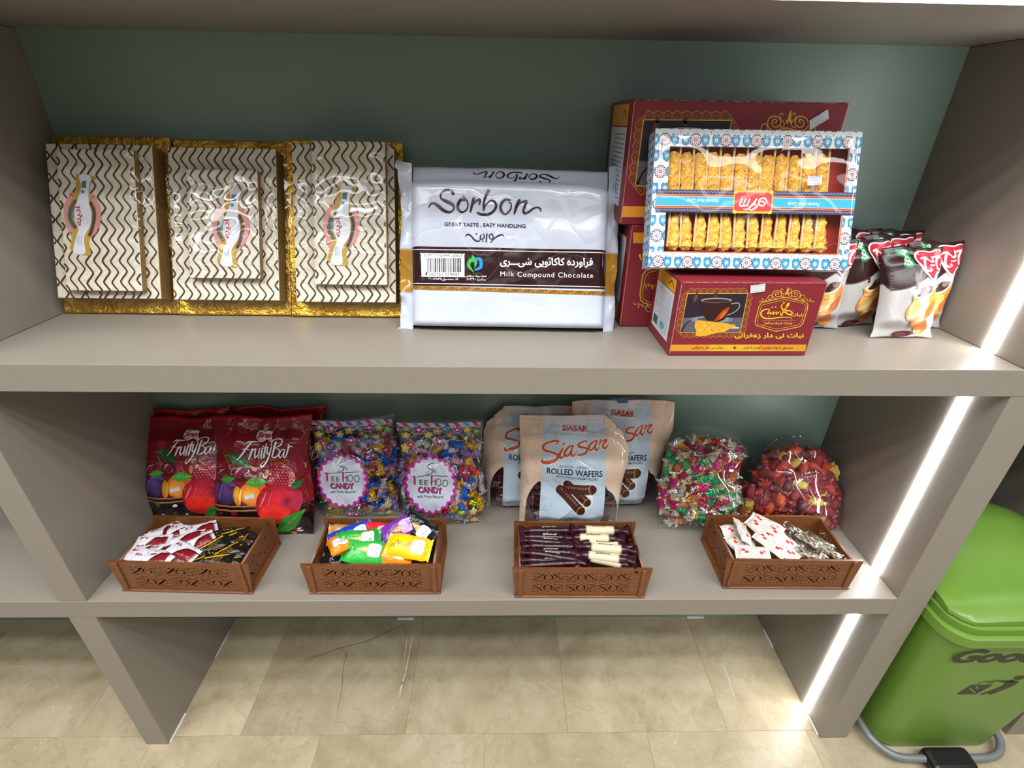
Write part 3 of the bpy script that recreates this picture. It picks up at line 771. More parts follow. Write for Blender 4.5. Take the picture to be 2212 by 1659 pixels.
# ---------------------------------------------------------------- saffron rock candy cartons
RED = '#7c212b'; GOLD = '#d3a637'
def spiral(P, cx, cy, r0, r1, a0, turns, w, col, lay, sx=1):
    n = int(abs(turns)*10)
    P.stroke([(cx+sx*(r0+(r1-r0)*i/n)*math.cos(a0+turns*2*PI*i/n), cy+(r0+(r1-r0)*i/n)*math.sin(a0+turns*2*PI*i/n)) for i in range(n+1)], w, col, lay, n=2)
def carton_art(P, simple=False):
    P.sub(1300, 460, 4.254)
    # laced frame round the picture
    q = [(728, 748), (1352, 748), (1277, 1100), (722, 1100)]
    q = [(795, 748), (1352, 748), (1277, 1100), (724, 1100)]
    per = []
    for (a, b, n) in ((q[0], q[1], 9), (q[1], q[2], 6), (q[2], q[3], 9), (q[3], q[0], 6)):
        dx, dy = b[0]-a[0], b[1]-a[1]; L = math.hypot(dx, dy); nx_, ny_ = dy/L, -dx/L
        for k in range(n*2):
            t = k/(n*2); o = 52 if k % 2 else 40
            edge = 1 if .04 < t < .97 else .6
            per.append((a[0]+dx*t+nx_*o*edge, a[1]+dy*t+ny_*o*edge))
    P.curve(per, '#8d4a28', 1, n=3)
    P.stroke(per, 5, '#b06a36', 2, n=3, closed=True)
    for (a, b, n) in ((q[0], q[1], 9), (q[1], q[2], 6), (q[2], q[3], 9), (q[3], q[0], 6)):
        dx, dy = b[0]-a[0], b[1]-a[1]; L = math.hypot(dx, dy); nx_, ny_ = dy/L, -dx/L
        for k in range(n):
            t = (k+.5)/n; cx, cy = a[0]+dx*t+nx_*26, a[1]+dy*t+ny_*26
            P.ell(cx, cy, 17, 17, '#5d1a1c', 2, n=12); P.ell(cx, cy, 10, 10, '#a8602f', 3, n=10); P.ell(cx, cy, 5, 5, '#5d1a1c', 4, n=8)
    g = [(q[0][0]-5, q[0][1]-5), (q[1][0]+5, q[1][1]-5), (q[2][0]+5, q[2][1]+5), (q[3][0]-5, q[3][1]+5)]
    P.poly(g, '#d8b23c', 3); P.poly(q, '#221a26', 4)
    P.poly([(752, 968), (1304, 968), (1277, 1098), (726, 1098)], '#57555e', 5)
    P.stroke([(880, 750), (868, 790), (850, 820)], [26, 34, 14], '#6b3a28', 5); P.stroke([(1060, 750), (1052, 786)], [34, 18], '#5d3428', 5)
    P.ell(1010, 985, 205, 34, '#b9bac2', 6, edge='#6b6c76', n=30); P.ell(1010, 982, 130, 18, '#494a54', 7)
    P.stroke([(738, 1090), (775, 1030), (830, 985)], [16, 12, 5], '#1d1820', 6)
    P.curve([(918, 812), (925, 900), (950, 960), (985, 1000), (1060, 1008), (1130, 985), (1180, 925), (1205, 820), (1060, 842)], '#2d0f10', 7)
    P.curve([(1040, 1000), (1110, 975), (1165, 915), (1180, 870), (1120, 900), (1075, 950)], '#a33c14', 8); P.curve([(1085, 985), (1130, 950), (1160, 905), (1120, 925)], '#d5641c', 9)
    P.ell(1062, 808, 146, 24, '#cfc9c8', 8, edge='#8d8686'); P.ell(1062, 812, 130, 17, '#3c1c18', 9)
    P.stroke([(1200, 840), (1265, 835), (1275, 870), (1230, 915), (1160, 945)], [10, 10, 9, 9, 7], '#8f8a90', 8)
    c = [(862, 1005), (905, 990), (980, 1000), (1045, 1006), (1100, 1012), (1180, 1026), (1232, 1030), (1240, 1046), (1190, 1066), (1130, 1098), (1040, 1112), (960, 1134), (900, 1140), (862, 1132), (872, 1090), (855, 1050)]
    P.poly(c, '#e0a02c', 10); rnd = random.Random(3)
    for k in range(34):
        x = rnd.uniform(875, 1160); y = rnd.uniform(1010, 1120-(x-875)*.16); P.poly([(x, y), (x+16, y+5), (x+8, y+14)], rnd.choice(('#f2c65a', '#c27e18', '#f7dc8a')), 11)
    P.poly([(1200, 1050), (1272, 1055), (1270, 1066), (1190, 1068)], '#c9c4bc', 9)
    # emblem
    P.sub(1620, 600, 9.219)
    hexo = [(735, 408), (1120, 500), (1168, 545), (1160, 640), (1065, 920), (1000, 985), (540, 1078), (140, 962), (120, 890), (212, 570), (262, 512)]
    hexi = [(735, 450), (1085, 532), (1132, 575), (1122, 650), (1030, 895), (975, 950), (545, 1036), (180, 935), (164, 880), (250, 590), (290, 552)]
    P.stroke(hexo, 16, GOLD, 2, n=1, closed=True); P.stroke(hexi, 9, GOLD, 2, n=1, closed=True)
    for s in (-1, 1):
        X = lambda x: x if s < 0 else 1500-x
        S = lambda pts, w: P.stroke([(X(x), y) for x, y in pts], w, GOLD, 2, n=4)
        S([(575, 352), (600, 335), (582, 310), (540, 332), (545, 385), (602, 400), (655, 352), (625, 290), (552, 278), (490, 312), (478, 385), (525, 430), (600, 440)], 15)
        S([(690, 262), (668, 240), (645, 262), (660, 310), (700, 350), (690, 395), (650, 400), (650, 375)], 12)
        S([(430, 440), (405, 455), (385, 425), (400, 380), (440, 362), (470, 392), (455, 440), (410, 480)], 12)
        S([(225, 515), (215, 490), (245, 482), (300, 500)], 9); S([(290, 455), (275, 425), (285, 470), (320, 480), (355, 440), (345, 490)], 9)
    P.poly([(735, 370), (715, 310), (742, 325), (768, 250), (795, 200), (800, 262), (790, 330), (815, 310), (790, 372), (765, 330)], GOLD, 2)
    Y = '#e0bd22'
    S = P.stroke
    S([(860, 840), (800, 805), (640, 802), (450, 825), (330, 822), (255, 780), (245, 710), (300, 655), (390, 640), (420, 650)], [6, 14, 18, 22, 26, 28, 26, 22, 18, 8], Y, 3)
    S([(420, 650), (370, 735), (440, 700), (425, 745), (500, 690), (480, 745), (560, 690), (545, 740), (620, 690), (640, 770), (700, 660), (790, 560), (800, 520), (760, 560), (720, 680)], [16, 20, 10, 18, 10, 18, 10, 18, 12, 20, 24, 26, 18, 24, 30], Y, 3)
    S([(670, 540), (650, 600), (700, 680), (790, 745), (850, 730), (845, 690), (770, 670), (690, 700)], [14, 24, 30, 26, 24, 22, 20, 14], Y, 3)
    S([(700, 545), (690, 490)], 10, Y, 3); S([(675, 510), (700, 530), (735, 490)], 8, Y, 3)
    for c in ((465, 605), (535, 600)): P.ell(c[0], c[1], 16, 14, Y, 3, n=8)
    P.ell(403, 792, 12, 12, Y, 3, n=8)
    P.text('نبات', (820, 800), (1058, 800), 92, Y, 3, bold=.02, fa=True)
    for k in range(20): P.ell(282+k*33, 868, 9, 9, GOLD, 3, n=6)
    P.text('Saffron Rock Candy', (300, 938), (868, 938), 42, GOLD, 3, bold=.02, shear=.3)
    P.text('نبات نی دار زعفرانی', (-290, 1225), (1075, 1225), 120, Y, 3, bold=.03, fa=True)
    P.sub(1300, 460, 4.254)
    P.poly([(636, 1216), (1880, 1210), (1868, 1270), (622, 1276)], '#d48f2a', 2); P.poly([(1000, 1214), (1450, 1212), (1440, 1272), (990, 1274)], '#d7a92a', 3)
    P.text('نبات نی دار زعفرانی', (832, 1258), (1122, 1258), 30, '#4a1a14', 4, bold=.02, fa=True)
    P.poly([(1228, 1226), (1246, 1242), (1228, 1258), (1210, 1242)], '#9c2a20', 4)
    P.text('محصولی از واحد تولیدی احسان اصفری', (1306, 1256), (1757, 1256), 32, '#4a1a14', 4, bold=.015, fa=True)
def carton(loc, yaw, w, h, d, label, flip=False, sticker=None):
    r = empty('candy_carton', loc, (0, 0, yaw), label, 'box', 'maroon candy cartons on the upper shelf')
    box_obj('carton_body', -w/2, w/2, 0, d, 0, h, M['card'], r, .0022, col=RED)
    un = homography([(1443, 770), (1739, 768), (1792.5, 613), (1472.8, 609)], 1, 1)
    def fr(x, y):
        a, b = un(x, y); return (-a*w, h-b*h) if flip else (a*w, b*h)
    P = Print(fr); carton_art(P)
    P.fr = None; P.sub(0, 0, 1)
    e = '#b98a80'; zt = h-.001
    for k in range(26):
        x = -w/2+w*(k+.5)/26+random.Random(k+int(w*999)).uniform(-.004, .004); l = .003+.004*((k*7) % 3)
        P.stroke([(x, zt), (x+l, zt-.0003)], .0007, e, 5, n=1, cap=False)
    P.stroke([(-w/2+.0012, .004), (-w/2+.0014, h*.5), (-w/2+.0012, h-.004)], .0009, e, 5, cap=False)
    P.build('front_print', r, flat_map(.0002, .00008), M['card'])
    if sticker:
        Q = Print(fr); Q.sub(*sticker[0]); price_sticker(Q, sticker[1], lay=1); Q.build('price_sticker', r, flat_map(.0018, .0001), M['label'])
    # information panel on the left end
    Q = Print(); a = 1 if not flip else -1
    def z(t): return h*t if not flip else h*(1-t)
    Q.poly([(-d*.86, z(.80)), (-d*.14, z(.80)), (-d*.14, z(.97)), (-d*.86, z(.97))], '#d99a2c', 1)
    Q.poly([(-d*.86, z(.14)), (-d*.14, z(.14)), (-d*.14, z(.79)), (-d*.86, z(.79))], '#cfd3dc', 1)
    rnd = random.Random(5)
    for k in range(15):
        zz = .74-.038*k; x0 = rnd.uniform(.18, .4)
        Q.poly([(-d*(1-x0), z(zz)), (-d*.2, z(zz)), (-d*.2, z(zz-.012)), (-d*(1-x0), z(zz-.012))], '#8f95a3', 2)
    Q.poly([(-d*.8, z(.2)), (-d*.62, z(.2)), (-d*.62, z(.32)), (-d*.8, z(.32))], '#2f6a4c', 3); Q.ell(-d*.42, z(.27), d*.09, h*.05, '#4aa0a8', 3)
    Q.stroke([(-d*.4, z(.86)), (-d*.3, z(.92)), (-d*.22, z(.86))], .003, '#7a3a18', 2)
    Q.build('end_print', r, lambda x, y, l: Vector((-w/2-.0002-.00008*l, -x, y)), M['card'])
    return r
carton((1.1735, .1665, ZU+.0005), 0, .322, .1760, .165, 'lower maroon carton printed upside down, standing behind the smaller front carton', flip=True)
carton((1.1525, .1660, ZU+.1773), .0, .320, .1770, .165, 'upper maroon carton with a price tag at its top corner, behind the tile-patterned gift box',
       sticker=((1300, 190, 3.687), [(1800, 207), (1918, 137), (1935, 192), (1815, 270)]) and None)
c_small = carton((1.1744, .0447, ZU+.0005), .0177, .2208, .1191, .118, 'small maroon carton in front at the shelf edge with a tea cup picture', sticker=((1300, 460, 4.254), [(1378, 670), (1515, 655), (1506, 726), (1374, 745)]))
def tag_upper():
    for o in bpy.data.objects:
        if o.name.startswith('candy_carton') and o.get('label', '').startswith('upper'):
            P = Print(); price_sticker(P, [(.105, .153), (.128, .168), (.1335, .156), (.1095, .140)], lay=1)
            P.build('price_sticker', o, flat_map(.0018, .0001), M['label'])
tag_upper()

# ---------------------------------------------------------------- tile-patterned gift box of rock candy
def clip_poly(pts, x0, x1, z0, z1):
    for ax, lim, sg in ((0, x0, 1), (0, x1, -1), (1, z0, 1), (1, z1, -1)):
        out = []
        for i, p in enumerate(pts):
            q = pts[i-1]; pi, qi = sg*(p[ax]-lim) >= 0, sg*(q[ax]-lim) >= 0
            if pi != qi:
                t = (lim-q[ax])/(p[ax]-q[ax]); out.append((q[0]+(p[0]-q[0])*t, q[1]+(p[1]-q[1])*t))
            if pi: out.append(p)
        pts = out
        if len(pts) < 3: return None
    return pts
def tile_pattern(P, x0, x1, z0, z1, ox=0.0, oz=0.0):
    """glazed-tile print: rosettes with pairs of blue shields between, cut off at the edge of the card"""
    def poly(pts, col, lay):
        c = clip_poly(pts, x0, x1, z0, z1)
        if c: P.poly(c, col, lay)
    def star(cx, cz, R_, n, k, col, lay, ph=0): poly([(cx+R_*(1 if i % 2 == 0 else k)*math.cos(ph+i*PI/n), cz+R_*(1 if i % 2 == 0 else k)*math.sin(ph+i*PI/n)) for i in range(2*n)], col, lay)
    per, row = .0440, .0225
    for j in range(-1, int((z1-z0)/row)+2):
        for i in range(-1, int((x1-x0)/per)+2):
            sh = .5*per*(j % 2)
            cx = x0+ox+per*i+sh; cz = z0+oz+row*j
            star(cx, cz, .0098, 10, .84, '#3f4a60', 1); star(cx, cz, .0086, 10, .72, '#dccdd0', 2)
            for k in range(10): a = k*PI/5; star(cx+.0052*math.cos(a), cz+.0052*math.sin(a), .0011, 4, .6, '#a85a68', 3)
            star(cx, cz, .0036, 8, .55, '#5a6480', 3); star(cx, cz, .0015, 6, .7, '#d8b8bc', 4)
            for s in (-1, 1):
                for up in (1,):
                    ax, az = cx+per*.5+s*.0078, cz-.0002
                    poly([(ax-.0062, az+.0035), (ax-.0040, az+.0078), (ax+.0002, az+.0068), (ax+.0042, az+.0078), (ax+.0062, az+.0030), (ax+.0048, az-.0050), (ax, az-.0088), (ax-.0050, az-.0050)], '#1f7cab', 1)
                    poly([(ax-.0048, az+.0030), (ax, az+.0052), (ax+.0048, az+.0026), (ax+.0036, az-.0040), (ax, az-.0066), (ax-.0038, az-.0040)], '#3f9cc4', 2)
                    star(ax, az, .0030, 6, .7, '#dcebf0', 3); star(ax, az, .0016, 5, .5, '#a88a3c', 4)
            for dx, dz in ((.5, .0108), (.5, -.0105), (.27, .0082), (.73, .0082), (.27, -.0085), (.73, -.0085)): star(cx+per*dx, cz+dz, .0010, 4, .6, '#4d5566', 1)
            poly([(cx+per*.5-.0012, cz+.0100), (cx+per*.5, cz+.0040), (cx+per*.5+.0012, cz+.0100)], '#c3cdd8', 2)
def m_amber():
    N = NT('amber_rock_sugar'); c = N.ramp(N.noise(160, 3), [(0.25, '#d98c1c'), (0.5, '#eeb13c'), (0.8, '#f8d27c')])
    N.l(c, N.b.inputs['Base Color']); N.set(Roughness=0.16); N.b.inputs['Subsurface Weight'].default_value = 0.35
    N.b.inputs['Subsurface Radius'].default_value = (.01, .006, .002); N.b.inputs['Subsurface Scale'].default_value = .4
    v = N.n('ShaderNodeTexVoronoi'); v.inputs['Scale'].default_value = 420; N.l(N.coord(), v.inputs['Vector']); N.bump(v.outputs['Distance'], .6, .002); return N.m
M['amber'] = m_amber(); M['stick'] = m_plain('pale_wood_stick', '#d8b98a', 0.6)
def candy_mesh(rnd, L, r0, r1, tip):
    """crystal lump: stacked rings of shards pushed in and out"""
    V = []; F = []; n = 9; m = 11
    for j in range(m+1):
        t = j/m; rad = r0+(r1-r0)*t
        if t > .8 and tip: rad *= (1-t)/.2*.9+.1
        if j == 0 or j == m: rad *= .45
        for i in range(n):
            a = 2*PI*(i+.5*(j % 2))/n; k = rad*rnd.uniform(.78, 1.2)
            V.append((k*math.cos(a), k*.8*math.sin(a), L*t+rnd.uniform(-.25, .25)*L/m))
    for j in range(m):
        for i in range(n):
            a = j*n+i; b = j*n+(i+1) % n; F += [(a, b, b+n), (a, b+n, a+n)]
    F += [tuple(range(n-1, -1, -1)), tuple(m*n+i for i in range(n))]
    return V, F
def make_giftbox():
    tilt, yaw, w, h, d = .3364, -.0217, .2971, .1945, .036
    loc = Vector((1.1687, .0662, 1.1570)); mt = base_matrix(loc, tilt, yaw)
    r = empty('gift_box', loc, rot_of(tilt, yaw), 'flat blue and white tile-patterned gift box with a clear window, leaning on the cartons', 'box')
    fr = homography([(1398, 578), (1830, 583), (1863, 286), (1419, 275.5)], w, h)
    x0, zt = fr(1300+540/3.687, 190+455/3.687); x1, z0 = fr(1300+1880/3.687, 190+1318/3.687); x0 = (x0+fr(1300+500/3.687, 190+1300/3.687)[0])/2
    cream = '#e3e6ea'
    bm = bmesh.new()
    for a in ((-w/2, x0, 0, h), (x1, w/2, 0, h), (x0, x1, 0, z0), (x0, x1, zt, h)): bm_box(bm, a[0], a[1], 0, .0016, a[2], a[3], 0)
    bmesh.ops.remove_doubles(bm, verts=bm.verts, dist=1e-6)
    bm_obj('window_frame', bm, M['card'], r, col=cream)
    bm = bmesh.new()
    for a in ((-w/2, -w/2+.0016, .0017, d, 0, h), (w/2-.0016, w/2, .0017, d, 0, h), (-w/2+.0016, w/2-.0016, .0017, d, 0, .0016), (-w/2+.0016, w/2-.0016, .0017, d, h-.0016, h)): bm_box(bm, *a, 0)
    bmesh.ops.remove_doubles(bm, verts=bm.verts, dist=1e-6)
    bm_obj('box_wall', bm, M['card'], r, col='#bfc6d2')
    box_obj('inner_tray', -w/2+.002, w/2-.002, d-.013, d, .002, h-.002, M['card'], r, 0, col='#b03a28')
    P = Print()
    tile_pattern(P, -w/2, w/2, zt, h, .014, .0085); tile_pattern(P, -w/2, w/2, 0, z0, .014, .0085)
    tile_pattern(P, -w/2, x0, z0, zt, .010, .022); tile_pattern(P, x1, w/2, z0, zt, .008, .022)
    o_ = '#e2622c'
    P.rect(x0-.0012, z0-.0012, x1+.0012, z0, o_, 4); P.rect(x1, z0, x1+.0016, zt, o_, 4)
    P.build('tile_print', r, flat_map(.0002, .00008), M['card'])
    Q = Print()
    tile_pattern(Q, 0, d, 0, h, .012, .01); Q.build('end_print', r, lambda x, y, l: Vector((-w/2-.0002-.00008*l, d-x, y)), M['card'])
    # paper sleeve across the window
    q = lambda x, y: fr(1300+x/3.687, 190+y/3.687)
    sl = [q(450, 787), q(1985, 848), q(1962, 1030), q(432, 965)]
    sx0, sx1 = -w/2+.006, w/2-.0004; sz1 = (sl[0][1]+sl[1][1])/2; sz0 = (sl[2][1]+sl[3][1])/2; hh = sz1-sz0
    box_obj('sleeve', sx0, sx1, -.0012, -.0003, sz0, sz1, M['card'], r, 0, col='#241c4a')
    P = Print(); R_ = P.rect; Z = lambda t: sz0+hh*t
    R_(sx0, Z(.19), sx1, Z(.80), '#e8792e', 1); R_(sx0, Z(.23), sx1, Z(.76), '#8c2430', 2); R_(sx0, Z(.27), sx1, Z(.72), '#f0b48c', 3); R_(sx0, Z(.30), sx1, Z(.69), '#22a2c4', 4)
    n = 60
    for b in (.09, .90):
        for k in range(n): P.stroke([(sx0+(sx1-sx0)*(k+.1)/n, Z(b)), (sx0+(sx1-sx0)*(k+.5)/n, Z(b+.04)), (sx0+(sx1-sx0)*(k+.9)/n, Z(b-.03))], .0008, '#8f97c4', 1, n=2)
    a, b = q(1040, 0)[0], q(1368, 0)[0]; lx0 = q(1050, 910)[0]; lx1 = q(1362, 920)[0]
    R_(lx0, Z(.0), lx1, Z(1.02), '#e0a41e', 5)
    rr2 = [(lx0+.003, Z(.10)), (lx1-.003, Z(.10)), (lx1-.0018, Z(.16)), (lx1-.0018, Z(.86)), (lx1-.003, Z(.92)), (lx0+.003, Z(.92)), (lx0+.0018, Z(.86)), (lx0+.0018, Z(.16))]
    P.poly(rr2, '#c32a26', 6)
    for cx, cz in ((lx0, 0), (lx1, 0), (lx0, 1), (lx1, 1)): P.ell(cx+(.003 if cx == lx0 else -.003), Z(.05+.88*cz), .0026, .0024, '#e8bf2c', 7, n=12)
    S_ = lambda pts, wd: P.stroke([q(x, y) for x, y in pts], wd, '#f6eef0', 8, n=5)
    S_([(1318, 918), (1305, 880), (1262, 885), (1255, 925), (1285, 938), (1300, 915), (1270, 900)], [.001, .0019, .0021, .0021, .002, .0018, .0012])
    S_([(1262, 900), (1235, 945), (1195, 970), (1170, 960)], [.0022, .0026, .0022, .0008]); S_([(1235, 885), (1200, 930), (1160, 965), (1130, 962)], [.0022, .0026, .0022, .0008])
    S_([(1195, 925), (1225, 930), (1215, 905)], .0018); S_([(1180, 885), (1160, 930)], .0022); S_([(1150, 885), (1130, 932), (1165, 935)], .0022); S_([(1120, 888), (1100, 935), (1130, 938)], .0022)
    for c in ((1110, 878), (1135, 870), (1122, 866)): e = q(*c); P.ell(e[0], e[1], .0009, .0009, '#f6eef0', 8, n=8)
    for p0, p1 in (((935, 885), (672, 880)), ((1738, 915), (1480, 908))):
        A, B_ = q(*p0), q(*p1); P.text('Parandel Rock Candy', A, B_, .0050, '#cfeaf2', 6, bold=.01, shear=.4, flip=True)
    P.build('sleeve_print', r, flat_map(.0013, .00006), M['card'])
    Q = Print(q); price_sticker(Q, [(1636, 704), (1750, 700), (1746, 770), (1632, 780)], lay=1); Q.build('price_sticker', r, flat_map(.0030, .0001), M['label'])
    # clear wrap
    V = []; F = []; nx, nz = 50, 34
    for j in range(nz+1):
        for i in range(nx+1):
            u, v = i/nx, j/nz; e = min(u, 1-u, v, 1-v)
            y = -.0022-.0010*noise.noise(Vector((u*7, v*5, 2)))-.0008*min(1, e*8)
            if e == 0: y = .004
            V.append((-w/2-.001+(w+.002)*u, y, -.001+(h+.002)*v))
    for j in range(nz):
        for i in range(nx):
            k = j*(nx+1)+i; F.append((k, k+1, k+nx+2, k+nx+1))
    mesh_obj('clear_wrap', V, F, M['wrap'], r, smooth=True)
    # the candies themselves: two rows, sticks between them
    rnd = random.Random(12)
    protos = {}
    n = 12
    for row in (0, 1):
        for k in range(n):
            if row == 0: px, py = q(592+108.5*k, 640+1.2*k); cx = px; ztop = zt-.004-rnd.uniform(0, .004); L = .064; sgn = -1
            else: cx = q(585+108.5*k, 1150)[0]; ztop = z0+.003; L = .058; sgn = 1
            V, F = candy_mesh(rnd, L, .0104 if row == 0 else .0112, .0094 if row == 0 else .0060, row == 1)
            lm = mt @ Matrix.Translation((cx, .0125, ztop)) @ (Matrix.Rotation(PI, 4, 'Y') if row == 0 else Matrix.Identity(4)) @ Matrix.Rotation(rnd.uniform(-.03, .03), 4, 'Y')
            e = bpy.data.objects.new('rock_candy', None); COL.objects.link(e); e.empty_display_size = .01
            lc, rt, _ = lm.decompose(); e.location = lc; e.rotation_euler = rt.to_euler()
            pos = ('first', 'second', 'third', 'fourth', 'fifth', 'sixth')[k if k < 6 else 11-k]+' from the '+('left' if k < 6 else 'right')
            tag(e, 'amber rock candy in the %s row of the tile-patterned gift box, %s' % ('upper' if row == 0 else 'lower', pos), 'sweet', 'rock candies in the gift box')
            mesh_obj('sugar_crystal', V, F, M['amber'], e)
            bm = bmesh.new(); bmesh.ops.create_cone(bm, cap_ends=True, segments=8, radius1=.0016, radius2=.0016, depth=L*1.25)
            sx = .0085 if row == 1 else -.0085
            for v in bm.verts: v.co += Vector((-sx if row == 1 else sx, -.004, L*.70 if row == 1 else L*.5))
            bm_obj('stick', bm, M['stick'], e)
make_giftbox()

# ---------------------------------------------------------------- croissant packs
def croissant_art(P):
    P.sub(1860, 490, 6.6375)
    # brown upper field with a swooping lower edge
    P.curve([(250, 330), (430, 300), (640, 330), (830, 350), (1060, 330), (1090, 560), (960, 640), (760, 740), (600, 830), (430, 890), (310, 900), (255, 800), (240, 560)], '#2a1210', 1)
    P.poly([(200, 230), (1090, 230), (1090, 350), (200, 350)], '#2a1512', 1)
    P.stroke([(300, 900), (430, 890), (600, 830), (760, 740), (870, 680)], 14, '#5a3128', 2)
    P.poly([(415, 315), (545, 300), (600, 340), (612, 430), (600, 540), (545, 605), (470, 575), (520, 440), (450, 405)], '#0f7a3c', 3)
    P.text('چوپان', (505, 560), (560, 330), 60, '#e6f2ea', 4, bold=.02)
    P.stroke([(520, 550), (560, 540), (555, 500), (520, 510), (560, 470), (565, 420)], 13, '#e6f2ea', 4); P.stroke([(500, 350), (540, 330), (555, 370), (515, 380), (560, 400)], 13, '#e6f2ea', 4)
    P.curve([(700, 365), (800, 345), (930, 360), (1080, 350), (1080, 660), (960, 690), (880, 790), (800, 740), (690, 620), (645, 500)], '#f0eef0', 3)
    P.curve([(720, 385), (800, 362), (930, 378), (1085, 365), (1085, 630), (940, 670), (875, 765), (800, 700), (715, 600), (668, 500)], '#c3283a', 4)
    for dx, dy, s in ((0, 0, 1), (228, -15, 1)):
        q = lambda pts: [(x+dx, y+dy) for x, y in pts]
        P.stroke(q([(740, 465), (830, 450), (790, 490), (735, 560), (740, 630), (800, 650)]), [26, 30, 30, 32, 34, 24], '#f4f0f2', 5)
        for c in ((830, 570), (865, 572), (900, 568), (825, 618), (848, 640), (822, 656)): P.ell(c[0]+dx, c[1]+dy, 15, 13, '#f4f0f2', 5, n=8)
    P.stroke([(830, 455), (870, 520), (930, 500), (945, 440)], [20, 28, 28, 22], '#f4f0f2', 5)
    P.text('COCOA', (925, 805), (1085, 775), 90, '#5d5c6a', 5, bold=-.01)
    for c in ((598, 885), (600, 850)):
        P.ell(c[0]-9, c[1], 12, 11, '#2a1512', 3, n=8); P.ell(c[0]+9, c[1], 12, 11, '#2a1512', 3, n=8); P.poly([(c[0]-18, c[1]+4), (c[0]+18, c[1]+4), (c[0], c[1]+24)], '#2a1512', 3)
    # croissant
    body = [(540, 1000), (640, 1040), (780, 1000), (862, 905), (920, 960), (938, 1060), (925, 1160), (870, 1280), (780, 1340), (870, 1440), (870, 1510), (800, 1560), (720, 1540), (690, 1470), (600, 1440), (560, 1360), (490, 1330), (465, 1250), (490, 1160), (545, 1080)]
    P.curve(body, '#d58a3a', 3)
    P.curve([(560, 1070), (700, 1050), (800, 1080), (780, 1180), (640, 1230), (520, 1260), (500, 1200)], '#e8b868', 4)
    P.curve([(520, 1270), (640, 1200), (740, 1200), (720, 1290), (620, 1330), (520, 1320)], '#efcf98', 4)
    P.curve([(860, 1100), (920, 1090), (880, 1250), (780, 1320), (760, 1220)], '#b8662a', 4); P.curve([(700, 1380), (790, 1350), (850, 1450), (760, 1500), (700, 1460)], '#c87434', 4)
    P.curve([(600, 1350), (700, 1330), (690, 1420), (610, 1420)], '#edb987', 4)
    for a in ([(500, 1330), (640, 1310), (740, 1260), (800, 1180)], [(610, 1440), (720, 1400), (790, 1340)], [(550, 1110), (700, 1120), (860, 1060)]): P.stroke(a, 7, '#a45a24', 5)
    P.curve([(535, 1000), (620, 1050), (760, 1020), (850, 940), (850, 895), (800, 890), (740, 880), (640, 930), (570, 960)], '#ecd9a0', 6)
    P.curve([(590, 1000), (640, 940), (700, 880), (790, 870), (830, 910), (800, 960), (720, 1000), (640, 1015)], '#3a2320', 7); P.curve([(720, 890), (800, 870), (850, 880), (800, 930), (740, 940)], '#7c6a66', 8)
    P.curve([(415, 1560), (450, 1510), (560, 1500), (680, 1510), (705, 1550), (600, 1580), (470, 1590)], '#4a1d20', 4); P.ell(540, 1548, 70, 26, '#6b3436', 5)
def make_croissant(loc, tilt, yaw, seed, label, full=True, proto=None):
    w, h = .101, .150
    r = empty('croissant_pack', loc, rot_of(tilt, yaw), label, 'snack', 'croissant packs at the right end of the upper shelf')
    B = Bag(w, h, .024, prof=[(0, 0), (.07, .1), (.2, .85), (.5, 1), (.78, .75), (.93, .12), (1, 0)], seed=seed, wr=.0022, back=.55, cre=2.0,
            top=[(-1, .0), (-.3, .006), (.2, 0), (1, .004)], bot=[(-1, 0), (-.5, .002), (0, .001), (.5, .0025), (1, 0)], left=[(0, .004), (.1, .0), (.5, -.003), (1, .001)], right=[(0, .004), (.1, 0), (.5, -.003), (1, .002)])
    fr = homography([(1885, 728), (2008, 735), (2027, 540), (1900, 534)], w, h)
    edge = fr(1890, 600)[1]
    B.body('pouch', r, M['pack'], nu=40, nv=56, colf=lambda u, v, s: '#2a1512' if v > (.64+.12*(u+.6) if u < .25 else .86) or (s > 0 and v > .6) else '#bcbab8')
    P = Print(fr); croissant_art(P)
    P.build('front_print', r, lambda x, y, l: B.front(x, min(y, h-.001), l)+Vector((0, -.0007, 0)), M['pack'], .0045, clipx=w/2-.0015)
    return r
CP = [((1.494, .123, ZU+.001), .33, 0.0, 1, 'croissant pack standing nearest the shelf edge at the right end, in front of the others'),
      ((1.546, .168, ZU+.001), .14, .06, 2, 'croissant pack farthest right, against the lit side panel'),
      ((1.437, .178, ZU+.001), .16, .22, 3, 'croissant pack beside the corner of the tile-patterned gift box, left of the foremost pack'),
      ((1.352, .165, ZU+.001), .12, -.05, 4, 'croissant pack half hidden behind the small maroon carton'),
      ((1.500, .222, ZU+.001), .12, .05, 5, 'croissant pack in the second row, its green tag showing above the foremost pack'),
      ((1.400, .262, ZU+.001), .12, .06, 6, 'croissant pack at the back whose dark top shows beside the gift box'),
      ((1.470, .276, ZU+.001), .08, .10, 7, 'croissant pack at the back against the green wall, middle of the rear row'),
      ((1.543, .270, ZU+.001), .06, .04, 8, 'croissant pack at the back against the green wall, rear corner by the side panel')]
for a in CP: make_croissant(*a)

def clampf(B, m=.001):
    return lambda x, y, l: B.front(x, max(.0005, min(B.h-.0005, y)), l)
